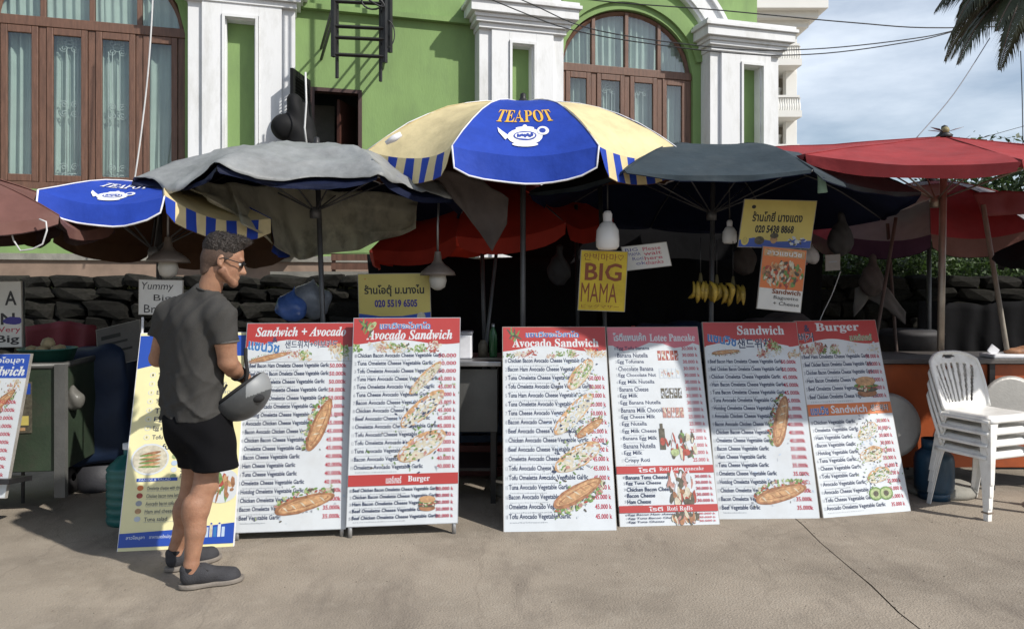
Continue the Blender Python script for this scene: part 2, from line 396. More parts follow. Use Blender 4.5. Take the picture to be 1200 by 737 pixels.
# loose grit and leaf crumbs along the joint and by the boards
gb = MB()
for _ in range(420):
    if random.random() < .5: p = Vector((random.uniform(-4, 4), random.uniform(2.9, 5.2), 0))
    else: q = random.choice(jp); p = Vector((q[0]+random.gauss(0, .05), q[1]+random.uniform(-.2, .2), 0))
    r_ = random.uniform(.0015, .005); a_ = random.uniform(0, 3)
    gb.add([(p.x+r_*math.cos(a_+k*2.1), p.y+r_*math.sin(a_+k*2.1), .0005) for k in range(3)]+[(p.x, p.y, r_)], [(0, 1, 3), (1, 2, 3), (2, 0, 3)])
tag(gb.build('grit', mat('loose grit', (.12, .10, .08), rough=.9, var=.5, scale=50)), 'loose grit and crumbs scattered over the concrete', 'grit', kind='stuff')

# ------------------------------------------------------------------ green building: local x along the front, -y towards the street
TH = R(16); Y0 = 11.0
def FX(px, dy=0):      # local x at pixel column on a plane standing dy in front of the wall
    u = (px-CX)/F; return (u*(Y0-dy*math.cos(TH))-dy*math.sin(TH))/(math.cos(TH)-u*math.sin(TH))
def FY(px): u = (px-CX)/F; return Y0/(1-u*math.tan(TH))
def FZ(px, py): return EYE+(HY-py)/F*FY(px)
bd = thing('green_building', 'green stucco building with white pilasters and arched brown windows behind the stalls', 'building', (0, Y0, 0), TH)
W1 = (-6.63, -4.43); W2 = (.755, 2.96); ZB, ZT = 2.70, 4.78
DX0, DX1, DZ0, DZ1 = FX(364), FX(424), 2.5, 4.2
XL, XR, ZTOP = -9.5, 4.12, 7.2
# wall with real openings, built as strips
wl = MB()
def wallrect(x0, x1, z0, z1): wl.bbox(x0, x1, 0, .3, z0, z1)
def archz(x, w_, extra=0):
    c = (w_[0]+w_[1])/2; a = (w_[1]-w_[0])/2+extra; t = max(0, 1-((x-c)/a)**2); return ZT+(.95+extra)*math.sqrt(t)
def archfill(w_):
    n = 24
    for i in range(n):
        xa = w_[0]+(w_[1]-w_[0])*i/n; xb = w_[0]+(w_[1]-w_[0])*(i+1)/n; za, zb = archz(xa, w_), archz(xb, w_)
        wl.add([(xa, 0, za), (xb, 0, zb), (xb, 0, ZTOP), (xa, 0, ZTOP), (xa, .3, za), (xb, .3, zb), (xb, .3, ZTOP), (xa, .3, ZTOP)], [(0, 1, 2, 3), (0, 4, 5, 1), (4, 7, 6, 5)])
wallrect(XL, W1[0], 1.9, ZTOP); wallrect(W1[0], W1[1], 1.9, ZB); archfill(W1)
wallrect(W1[1], DX0, 1.9, ZTOP); wallrect(DX0, DX1, DZ1, ZTOP); wallrect(DX0, DX1, 1.9, DZ0); wallrect(DX1, W2[0], 1.9, ZTOP)
wallrect(W2[0], W2[1], 1.9, ZB); archfill(W2); wallrect(W2[1], XR, 1.9, ZTOP)
wl.bbox(XR-.3, XR-.002, .3, 9, 1.9, ZTOP-.003)
wl.build('wall', m_green, bd)
MB().bbox(XL, XR+.04, -.05, .3, 0, 1.9).build('plinth', m_plinth, bd)
MB().bbox(XL, XR+.06, -.09, -.051, 1.82, 1.90).build('plinth_cap', m_conc, bd)
MB().bbox(XL, XR-.31, 2.2, 2.3, 1.9, ZTOP).build('inner_wall', mat('dim inner wall', (.08, .08, .08)), bd)
MB().bbox(XL, XR-.31, .31, 9, ZTOP-.1, ZTOP).build('ceiling', m_dark, bd)
MB().bbox(XL, XR-.31, .31, 9, 1.85, 1.9).build('floor', m_dark, bd)
# string ledge between the pilasters
MB().bbox(-3.05, -.62, -.10, -.002, 5.24, 5.31).build('ledge', m_green, bd)
def window(w_):
    wn = MB(); x0, x1 = w_; c = (x0+x1)/2; fy0, fy1 = .05, .15
    pt = []
    for i in range(25):
        t = PI*i/24; pt.append((c-(x1-x0-.06)/2*math.cos(t), .1, ZT+.92*math.sin(t)))
    wn.tube(pt, .045, 4)
    wn.bbox(x0, x0+.09, fy0, fy1, ZB, ZT); wn.bbox(x1-.09, x1, fy0, fy1, ZB, ZT)
    wn.bbox(x0, x1, fy0-.02, fy1, ZT-.05, ZT+.07); wn.bbox(x0, x1, fy0-.03, fy1, ZB-.001, ZB+.09)
    lw_ = (x1-x0)/4
    for i in (1, 2, 3):
        wn.bbox(x0+lw_*i-.04, x0+lw_*i+.04, fy0, fy1, ZB+.09, ZT-.05)
        top = ZT+.92*math.sqrt(max(0, 1-((x0+lw_*i-c)/((x1-x0)/2))**2)); wn.bbox(x0+lw_*i-.03, x0+lw_*i+.03, fy0+.01, fy1-.01, ZT+.07, top)
    f = wn.build('window', m_wood, bd, bevel=.006)
    for i in range(4):
        a, b_ = x0+lw_*i+.045, x0+lw_*(i+1)-.045
        if i == 0: a += .05
        if i == 3: b_ -= .05
        s = MB(); y_a, y_b = .035, .085; z0, z1 = ZB+.095, ZT-.055
        s.bbox(a, a+.075, y_a, y_b, z0, z1); s.bbox(b_-.075, b_, y_a, y_b, z0, z1); s.bbox(a+.075, b_-.075, y_a, y_b, z0, z0+.09); s.bbox(a+.075, b_-.075, y_a, y_b, z1-.09, z1)
        s.build('sash', m_wood, f, bevel=.008)
        pq = MB(); pq.add([(a+.07, .06, z0+.085), (b_-.07, .06, z0+.085), (b_-.07, .06, z1-.085), (a+.07, .06, z1-.085)], [(0, 1, 2, 3)]); pq.build('pane', m_glass, f)
    ar = MB(); ar.add([(c-(x1-x0-.08)/2*math.cos(PI*i/24), .10, ZT+.06+.84*math.sin(PI*i/24)) for i in range(25)], [tuple(range(25))])
    ar.build('arch_pane', m_glass, f)
    # scrollwork grille in the two middle leaves
    for i in (1, 2):
        cx = x0+lw_*(i+.5); g = MB(); r_ = .006
        sgn = -1 if i == 1 else 1
        for dx in (-.10, -.055, .03): g.tube([(cx+sgn*dx, .135, ZB+.15), (cx+sgn*dx, .135, ZT-.28)], r_, 5)
        for zz in (ZT-.22, ZB+.22): g.tube([(cx-.16, .135, zz), (cx+.16, .135, zz)], r_, 5)
        def scroll(ox, oz, R_, sx, sz, turns=1.6):
            g.tube([(ox+sx*R_*(1-t/20*.85)*math.cos(t/20*turns*2*PI), .135, oz+sz*R_*(1-t/20*.85)*math.sin(t/20*turns*2*PI)) for t in range(21)], r_, 5, cap=False)
        for oz in (ZT-.22, (ZB+ZT)/2, ZB+.25):
            for sx in (-1, 1):
                for sz in (-1, 1): scroll(cx+sx*.06, oz+sz*.055, .05, sx, sz)
        g.tube([(cx+.05*math.cos(t/12*2*PI), .135, ZT-.22+.05*math.sin(t/12*2*PI)) for t in range(12)], r_, 5, closed=True)
        g.build('grille', m_iron, f)
    # curtains, gathered, leaving a dark gap
    for (a, b_, z0, z1, amp) in ((x0+.02, x0+.62, ZB, ZT+.9, .03), (x0+.62, x0+1.25, ZB, ZT+.9, .022), (x0+1.22, x0+1.75, ZB+.0, ZT+.9, .026), (x0+1.72, x1-.02, ZB, ZT+.7, .03)):
        cu = MB(); ph = random.random()*9
        cu.grid(lambda u, v: (a+(b_-a)*u, .21+amp*math.sin(u*(b_-a)*62+ph+.7*math.sin(v*5+ph))+amp*.5*math.sin(u*31+ph*2), z0+(z1-z0)*v), 48, 6)
        cu.build('curtain', m_curt, f)
    MB().bbox(x0-.1, x1+.1, 1.2, 1.22, ZB-.1, ZT+1).build('dark_room', mat('room shade', (.10, .12, .11)), f)
window(W1); window(W2)
# white archivolts
for w_ in (W1, W2):
    c = (w_[0]+w_[1])/2; b = MB()
    def ringq(r0, r1, y_f, a0=20, a1=160, n=36):
        vs = []; 
        for i in range(n+1):
            t = R(a0+(a1-a0)*i/n)
            for r_, y_ in ((r0, -.002), (r0, y_f), (r1, y_f), (r1, -.002)): vs.append((c+r_*math.cos(t), y_, ZT+r_*math.sin(t)))
        fs = [(i*4+k, i*4+k+1, i*4+5+k, i*4+4+k) for i in range(n) for k in range(3)]
        b.add(vs, fs)
    ringq(1.47, 1.52, -.10); ringq(1.52, 1.78, -.14); ringq(1.78, 1.84, -.19)
    b.build('archivolt', m_white, bd)
    g = MB(); vs = []
    for i in range(31):
        t = R(12+156*i/30)
        for r_, y_ in ((1.17, -.001), (1.17, -.05), (1.40, -.05), (1.40, -.001)): vs.append((c+r_*math.cos(t), y_, ZT+(r_-.12)*math.sin(t)))
    g.add(vs, [(i*4+k, i*4+k+1, i*4+5+k, i*4+4+k) for i in range(30) for k in range(3)]); g.build('green_archivolt', m_green, bd)
def pilaster(x0, x1, zb, gp):
    D = .28; p = MB(); zt = 5.19; g0, g1 = gp; gz = 4.93
    p.bbox(x0, g0, -D, -.001, 1.9, zt); p.bbox(g1, x1, -D, -.001, 1.9, zt); p.bbox(g0, g1, -D, -.001, gz, zt); p.bbox(g0, g1, -D, -.001, 1.9, 2.35)
    # raised outer layer either side of the recess
    mid = (x0+x1)/2
    p.bbox(x0+.17, g0-.055, -D-.05, -D+.001, 1.9, zt-.002); p.bbox(g1+.055, x1-.17, -D-.05, -D+.001, 1.9, zt-.002); p.bbox(g0-.055, g1+.055, -D-.05, -D+.001, gz+.055, zt-.002)
    o = p.build('pilaster', m_white, bd, bevel=.004)
    t = MB(); 
    for a, b_, c_, d_ in ((g0-.05, g0-.015, 2.3, gz+.05), (g1+.015, g1+.05, 2.3, gz+.05)): t.bbox(a, b_, -D-.075, -D+.002, c_, d_)
    t.bbox(g0-.05, g1+.05, -D-.0752, -D+.002, gz+.012, gz+.048)
    t.build('panel_trim', m_white, o)
    MB().bbox(g0-.001, g1+.001, -.12, -.10, 2.3, gz+.001).build('green_panel', m_green, o)
    c = MB()
    for (e, z0_, z1_) in ((.02, 5.12, 5.19), (.07, 5.19, 5.25), (.10, 5.25, 5.30), (.16, 5.30, 5.44), (.2, 5.44, 5.49), (.17, 5.49, 5.54)):
        c.bbox(x0-e, x1+e, -D-.05-e, -.002, z0_+.0005*e*100, z1_+.0005*e*100)
    c.build('capital', m_white, o, bevel=.004)
for x0, x1, g0, g1 in ((-4.36, -3.05, FX(267, .1), FX(299, .1)), (-.56, .70, FX(596, .1), FX(619, .1)), (3.10, 4.32, FX(862, .1), FX(883, .1))): pilaster(x0, x1, 1.9, (g0, g1))
# door opening with frame
d = MB(); d.bbox(DX0, DX0+.05, -.03, .12, DZ0, DZ1); d.bbox(DX1-.05, DX1, -.03, .12, DZ0, DZ1); d.bbox(DX0+.05, DX1-.05, -.03, .12, DZ1-.05, DZ1)
df = d.build('door_frame', mat('dark brown frame', (.05, .022, .018), rough=.5), bd)
MB().box((0, 0, 0), (.04, .55, 1.6), rot=Matrix.Rotation(R(-28), 3, 'Z')).build('inner_door', mat('red brown door', (.07, .025, .018)), df, loc=(DX1-.18, .42, DZ0+.8))
MB().bbox(DX0+.06, DX0+.36, .9, .93, DZ0, DZ1-.03).build('inner_panel', mat('grey inner panel', (.22, .21, .2)), df)
# open shutter leaf, swung out, with louvre slats
sh = bpy.data.objects.new('shutter', None); C.objects.link(sh); sh.parent = bd; sh.location = (DX0-.02, -.06, DZ0+.02); sh.rotation_euler = (0, 0, R(-112))
m_shut = mat('black shutter paint', (.009, .009, .010), rough=.7, spec=.2)
b = MB(); b.bbox(0, .07, -.02, .02, 0, 1.75); b.bbox(.53, .6, -.02, .02, 0, 1.75); b.bbox(.07, .53, -.02, .02, 0, .08); b.bbox(.07, .53, -.02, .02, 1.67, 1.75); b.build('shutter_frame', m_shut, sh)
sm = MB().box((0, 0, 0), (.455, .045, .008), rot=Matrix.Rotation(R(35), 3, 'X')).mesh('slat', m_shut)
for i in range(36): link('slat', sm, sh, loc=(.3, 0, .11+i*.0435))
# bracket on the wall (ladder-like steel frame)
bk = thing('steel_wall_bracket', 'black steel ladder-like bracket mounted high on the green wall', 'bracket', (0, Y0, 0), TH)
def LB(px, py, dy):
    x = FX(px, dy); Yw = Y0+x*math.sin(TH)-dy*math.cos(TH); return Vector((x, -dy, EYE+(HY-py)/F*Yw))
rails = MB(); D1, D2 = 1.0, .45
for px, pyb, dy in ((391, 67, D1), (395, 92, D1-.06), (451, 74, D1), (446, 96, D1-.06), (457, 62, D2)):
    a = LB(px, pyb, dy); rails.tube([a, (a.x, a.y, 6.6)], .035 if pyb < 80 else .022, 4)
rails.build('upright', m_blackmetal, bk)
for py in (2, 31, 44, 64):
    a = LB(391, py, D1); b_ = LB(451, py+3, D1); MB().tube([a, b_], .024, 4).build('rung', m_blackmetal, bk)
b = MB()
for py in (12, 31, 50, 66):
    a = LB(451, py, D1); b.tube([a, (a.x+.08, -.0, a.z+.12)], .02, 4)
for py in (6, 20):
    a = LB(391, py, D1); b.tube([a, (a.x-.12, -.0, a.z-.25)], .02, 4)
b.build('wall_stay', m_blackmetal, bk)
b = MB(); a = LB(436, 2, D1+.02)
b.tube([(a.x+.13*math.cos(t/16*2*PI), a.y, a.z+.1*math.sin(t/16*2*PI)) for t in range(16)], .012, 6, closed=True)
b.tube([(a.x+.15*math.cos(t/16*2*PI+1), a.y-.04, a.z+.03+.1*math.sin(t/16*2*PI)) for t in range(16)], .012, 6, closed=True)
c_ = LB(454, 40, D1); b.tube([(c_.x+.09*math.sin(t/10*PI), c_.y, c_.z+.17*math.cos(t/10*PI)) for t in range(11)], .008, 6)
b.build('cable_coil', m_wire, bk)
# black motor-like bundle hanging beside the shutter
bb = thing('black_cloth_bundle', 'black cloth bundle hanging at the left edge of the upstairs door', 'cloth bundle')
c0 = P(352, 140, 9.6)
def bdisp(X, Y, Z): return .012*np.sin(X*17+Z*7)+.006*np.sin(Z*21+Y*20)
sdfobj('cloth', [ell(P(332, 148, 9.5), (.14, .12, .17)), cap(P(345, 120, 9.6), P(347, 172, 9.6), .1, .12), cap(P(358, 125, 9.7), P(362, 172, 9.7), .08, .12)], .015, m_shut, bb, k=.06, disp=bdisp)
MB().tube([P(358, 85, 9.3), P(359, 120, 9.3), P(357, 150, 9.3), P(360, 175, 9.3)], .012, 6).build('cord', m_wirew, bb)

# ------------------------------------------------------------------ terrace, retaining wall of field stone
tr = MB(); tr.add([(-9, 7.72, 1.52), (9, 7.72, 1.52), (9, 13, 1.52), (-9, 8.3, 1.52)], [(0, 1, 2, 3)]); tr.bbox(-9, 9, 7.72, 7.9, 0, 1.515)
tag(tr.build('terrace', mat('terrace soil', (.16, .13, .09), rough=.9, var=.4)), kind='structure')
sw = thing('stone_wall', 'dark field-stone retaining wall running behind all the stalls', 'wall', (0, 7.4, 0))
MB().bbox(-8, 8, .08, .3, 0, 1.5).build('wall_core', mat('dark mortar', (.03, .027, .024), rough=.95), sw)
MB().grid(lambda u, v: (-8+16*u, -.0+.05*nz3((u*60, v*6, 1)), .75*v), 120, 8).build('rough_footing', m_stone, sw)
stone_me = []
for k in range(8):
    bm = bmesh.new(); bmesh.ops.create_icosphere(bm, subdivisions=2, radius=1)
    for v in bm.verts:
        q = v.co.copy(); q = Vector([math.copysign(abs(c)**.45, c) for c in q]); q *= 1+.42*nz3(q*1.1+Vector((k*7, 0, 0)))+.16*nz3(q*3.1+Vector((k*5, 2, 0))); v.co = q
    me = bpy.data.meshes.new('stone'); bm.to_mesh(me); bm.free(); me.materials.append(m_stone); stone_me.append(me)
z = .74; row = 0
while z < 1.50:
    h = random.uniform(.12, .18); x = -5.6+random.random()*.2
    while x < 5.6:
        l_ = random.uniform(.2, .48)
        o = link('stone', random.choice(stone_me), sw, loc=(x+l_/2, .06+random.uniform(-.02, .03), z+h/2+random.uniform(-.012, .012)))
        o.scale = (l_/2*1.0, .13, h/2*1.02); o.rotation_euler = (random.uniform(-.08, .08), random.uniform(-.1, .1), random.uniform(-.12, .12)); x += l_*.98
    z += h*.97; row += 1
def leaves(name, pts, size, ms, parent=None, n=4):
    b = MB()
    for p in pts:
        s = size*random.uniform(.6, 1.3); q = Vector((random.gauss(0, 1), random.gauss(0, 1), random.gauss(0, 1))).normalized(); a = q.orthogonal().normalized(); a = Matrix.Rotation(random.uniform(0, 6), 3, q) @ a; c = q.cross(a)
        p = Vector(p); b.add([p-a*s, p+c*s*.45, p+a*s, p-c*s*.45], [(0, 1, 2, 3)], random.choice(ms))
    return b.build(name, None, parent)
m_grass = mat('dry grass', (.13, .14, .05), rough=.8, var=.4, scale=9, bump=0, trans=.2)
g = MB()
for _ in range(9000):
    x = random.uniform(-6.5, 6.5); y = 7.42+random.random()**1.5*.5; h = random.uniform(.03, .11); a = random.uniform(0, PI); dx, dy = .008*math.cos(a), .008*math.sin(a); lx, ly = random.uniform(-.05, .05), random.uniform(-.05, .03)
    z0 = 1.47; g.add([(x-dx, y-dy, z0), (x+dx, y+dy, z0), (x+lx, y+ly, z0+h)], [(0, 1, 2)])
tag(g.build('grass', m_grass), 'thin dry grass growing along the top of the stone wall', 'grass', kind='stuff')
hd = thing('hedge', 'clipped bright green hedge on top of the stone wall at the right', 'hedge', (0, 0, 0))
pts = []
for _ in range(9000):
    x = random.uniform(2.6, 6.6); y = random.uniform(7.55, 8.0); z = 1.52+random.random()*.30*(1+.35*nz3((x*2, y*2, 0))); pts.append((x, y, z))
leaves('foliage', pts, .028, [m_leaf, m_leaf, m_leafd], hd)
def tree(name, label, x, y, h, cr, n, zc=None):
    t = thing(name, label, 'tree', (x, y, 0)); tk = MB(); top = h*.62
    tk.tube([(0, 0, 0), (.05, .02, top*.5), (-.04, 0, top), (.02, .03, h*.85)], [.16, .13, .09, .03], 8)
    cl = []
    for i in range(9):
        a = random.uniform(0, 6.28); r = random.uniform(.3, .9)*cr; e = Vector((math.cos(a)*r, math.sin(a)*r, random.uniform(.55, .98)*h)); tk.tube([(0, 0, top*random.uniform(.6, 1)), e*.6+Vector((0, 0, h*.28)), e], [.05, .03, .012], 5); cl.append(e)
    tk.build('trunk', m_bark, t); ps = []
    for c in cl:
        for k in range(5):
            cc = c+Vector((random.gauss(0, .3), random.gauss(0, .3), random.gauss(0, .22)))*cr
            for _ in range(n//45): ps.append(cc+Vector((random.gauss(0, .16), random.gauss(0, .16), random.gauss(0, .12)))*cr)
    leaves('crown', ps, .07, [m_leaf, m_leafd, m_leafd], t)
tree('leafy_tree', 'dark leafy tree behind the hedge at the far right edge', 8.3, 12.4, 3.6, 1.5, 9000)
tree('leafy_tree', 'small loose tree between the hedge and the white hotel', 5.9, 12.6, 3.0, 1.2, 7000)
tree('leafy_tree', 'broad bush-like tree rising right behind the hedge by the leaning pole', 7.1, 11.0, 2.6, 1.1, 7000)

# ------------------------------------------------------------------ white hotel far behind
ht = thing('white_hotel', 'cream white hotel with balconies and wide roof eaves beyond the green building', 'hotel', (0, 0, 0))
HYd = 42.0
def H(px, py, y=HYd): return P(px, py, y)
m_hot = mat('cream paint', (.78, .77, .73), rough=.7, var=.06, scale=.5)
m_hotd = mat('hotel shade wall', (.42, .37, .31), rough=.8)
xa, xb = H(700, 0).x, H(921, 0).x
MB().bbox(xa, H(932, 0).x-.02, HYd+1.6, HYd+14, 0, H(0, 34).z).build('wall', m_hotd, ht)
b = MB(); b.bbox(H(921, 0).x, H(934, 0).x, HYd, HYd+.5, 0, H(0, 38).z); b.bbox(H(932, 0).x, H(934, 0).x, HYd+.5, HYd+12, 0, H(0, 38).z-.01); b.build('corner_wall', m_hot, ht, bevel=.02)
ez = H(0, 38).z
b = MB(); b.bbox(xa, H(941, 0).x, HYd-.8, HYd+15, ez, ez+.35); b.bbox(xa, H(948, 0).x, HYd-1.3, HYd+15, ez+.352, ez+.7); b.bbox(xa, H(955, 0).x, HYd-1.8, HYd+15, ez+.702, ez+1.15); b.build('eave', m_hot, ht)
b = MB(); z1 = ez+1.152; b.add([(xa, HYd-1.8, z1), (H(955, 0).x, HYd-1.8, z1), (H(955, 0).x, HYd+15, z1), (xa, HYd+15, z1), (xa, HYd+4, z1+.9), (H(925, 0).x, HYd+4, z1+.9)], [(0, 1, 5, 4), (1, 2, 5), (2, 3, 4, 5), (0, 4, 3)]); b.build('roof', mat('grey roof sheet', (.3, .29, .27)), ht)
bal_me = MB().lathe([(.05, 0), (.09, .12), (.10, .3), (.05, .55), (.06, .68), (.09, .72)], 8).mesh('baluster', m_hot)
for fl, py in enumerate((76, 135, 191)):
    zf = H(0, py).z
    b = MB(); b.bbox(xa, H(931, 0).x, HYd-1.1, HYd+1.6, zf-.35, zf); b.build('balcony_slab', m_hot, ht)
    b = MB(); b.bbox(xa, H(929, 0).x, HYd-1.0, HYd-.8, zf+.74, zf+.86); b.build('handrail', m_hot, ht)
    for k in range(10): link('baluster', bal_me, ht, loc=(H(905+k*2.7, 0).x, HYd-.9, zf))
    # arched opening with column
    x0_, x1_ = H(905, 0).x, H(916, 0).x; zt_ = zf+1.9
    w_ = MB(); n_ = 10; cxx = (x0_+x1_)/2; rr = (x1_-x0_)/2
    w_.add([(x0_, HYd+1.5, zf), (x1_, HYd+1.5, zf)]+[(cxx+rr*math.cos(PI*i/n_), HYd+1.5, zf+1.6+rr*math.sin(PI*i/n_)*.9) for i in range(n_+1)], [tuple(range(n_+3))]); w_.build('window', m_dark, ht)
    w_ = MB(); w_.tube([(cxx+rr*1.25*math.cos(PI*i/n_), HYd+1.45, zf+1.6+rr*1.15*math.sin(PI*i/n_)) for i in range(n_+1)], .14, 6); w_.build('window_arch', m_hot, ht)
    w_ = MB(); w_.lathe([(.2, 0), (.16, .1), (.15, 1.5), (.2, 1.6), (.26, 1.7)], 12, c=(H(918, 0).x, HYd+.9, zf)); w_.build('column', m_hot, ht)

# ------------------------------------------------------------------ palm, its crown reaching into the top right corner
pm = thing('palm_tree', 'palm with spiky hanging fronds at the top right corner', 'palm', (5.05, 6.3, 0))
MB().tube([(0, 0, 0), (.02, 0, 1.5), (-.03, 0, 3), (0, 0, 4.25)], [.17, .13, .12, .13], 12).build('trunk', m_bark, pm)
def frond(az, L_, rise, droop, n=110):
    b = MB(); d_ = Vector((math.cos(az), math.sin(az), 0)); pts = []
    for i in range(13):
        t = i/12; pts.append(Vector((0, 0, 4.2))+d_*(L_*t*(1-.18*t*t))+Vector((0, 0, rise*math.sin(t*PI*.6)-droop*t*t)))
    b.tube(pts, [.02*(1-.8*i/12) for i in range(13)], 5, m_bark)
    sd = Vector((-d_.y, d_.x, 0))
    for i in range(n):
        t = .12+.88*i/n; q = t*12; k = min(int(q), 11); p = pts[k].lerp(pts[k+1], q-k); tg = (pts[k+1]-pts[k]).normalized()
        for s_ in (-1, 1):
            ln = .5*math.sin(PI*min(1, t*.85+.12))*random.uniform(.8, 1.1)
            e = (tg*.55+sd*s_*.45+Vector((random.uniform(-.12, .12), random.uniform(-.12, .12), -.85+random.uniform(-.15, .15)))).normalized()
            m1 = p+(tg*.3+sd*s_*.6+Vector((0, 0, -.1))).normalized()*ln*.4; e1 = m1+e*ln*.6; wv = tg*.010
            b.add([p-wv*.5, p+wv*.5, m1+wv, m1-wv, e1], [(0, 1, 2, 3), (3, 2, 4)], m_palm)
    b.build('frond', m_palm, pm)
for az, L_, ri, dr in ((181, 1.62, .1, .95), (191, 1.5, .5, .7), (171, 1.7, .3, .6), (202, 1.65, .2, 1.05), (186, 1.72, .25, .78), (176, 1.55, .45, .85), (198, 1.6, .1, .8), (207, 1.45, .4, .95), (166, 1.5, .15, .85), (218, 1.5, .3, 1.0), (150, 1.5, .4, .9), (130, 1.6, .4, .9), (240, 1.5, .3, .9), (265, 1.5, .4, .9), (300, 1.6, .4, .9), (340, 1.6, .4, .9), (20, 1.6, .4, .9), (60, 1.6, .4, .9), (95, 1.6, .4, .9)): frond(R(az), L_, ri, dr)
# ------------------------------------------------------------------ cables
def cable(label, pts, Y, r=.007, m=None, sagn=0, name='cable'):
    q = [P(px, py, Y if not isinstance(Y, (list, tuple)) else Y[i]) for i, (px, py) in enumerate(pts)]
    out = []
    for i in range(len(q)-1):            # Catmull-Rom
        p0, p1, p2, p3 = q[max(i-1, 0)], q[i], q[i+1], q[min(i+2, len(q)-1)]
        for k in range(6):
            t = k/6; out.append(.5*((2*p1)+(p2-p0)*t+(2*p0-5*p1+4*p2-p3)*t*t+(3*p1-p0-3*p2+p3)*t**3))
    out.append(q[-1]); o = MB().tube(out, r*.62, 6).build(name, m or m_wire); tag(o, label, 'cable'); return o
cable('topmost black cable crossing the sky towards the palm', [(540, -45), (655, -5), (850, 13), (1000, 27), (1110, 33), (1330, 25)], 8.6, .011)
cable('upper of two black cables crossing the right arched window', [(520, -40), (620, 4), (700, 36), (850, 57), (950, 58), (1060, 47), (1135, 32), (1330, -20)], 8.4, .010)
cable('lower of two black cables crossing the right arched window', [(500, -35), (600, 10), (690, 40), (850, 62), (950, 64), (1050, 52), (1125, 35), (1330, -30)], 8.3, .010)
cable('thin grey line running diagonally from palm fronds to the red umbrella', [(1160, 45), (1118, 110), (1073, 163)], (6.0, 5.8, 5.5), .006, mat('grey cord', (.2, .2, .22)))
cable('black line hanging straight down at the right edge under the palm', [(1196, 60), (1198, 120), (1199, 190)], 6, .006)
cable('white cable hanging down across the left window', [(181, -60), (178, 20), (173, 90), (165, 160), (157, 216)], 8.8, .016, m_wirew)
cable('thin dark line strung between stall umbrellas at head height', [(300, 296), (350, 298), (420, 297), (470, 297)], 6.4, .005)
cable('thin line slanting away above the red umbrella tip', [(1150, 162), (1200, 148), (1260, 132)], 9, .006)
# ------------------------------------------------------------------ market umbrellas
def fabric(name, col, trans=.18, dirt=None, rough=.65): return mat(name, col, rough=rough, var=.20, scale=5, bump=.7, bscale=9, spec=.2, trans=trans, dirt=dirt, damt=.35, dscale=3)
f_blue = fabric('royal blue canvas', (.022, .062, .40), .10); f_yel = fabric('cream yellow canvas', (.72, .60, .34), .12)
f_navy = fabric('navy canvas', (.007, .011, .034), .0); f_slate = fabric('faded slate canvas', (.034, .048, .058), .0, dirt=(.075, .085, .09))
f_red = fabric('faded red canvas', (.35, .048, .050), .14, dirt=(.28, .08, .085)); f_red2 = fabric('orange red canvas', (.40, .035, .02), .35)
f_mar = fabric('dusty maroon canvas', (.15, .070, .058), .06, dirt=(.2, .13, .11)); f_pur = fabric('faded purple canvas', (.10, .045, .085), .2); f_grw = fabric('grey white canvas', (.30, .29, .31), .1)
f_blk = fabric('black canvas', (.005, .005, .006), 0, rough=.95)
m_trim = mat('white binding', (.75, .75, .78), rough=.6, bump=0)
m_print = flat('white print', (.8, .8, .82)); m_pyel = flat('yellow print', (.75, .42, .05)); m_pblue = flat('deep blue print', (.02, .035, .22))
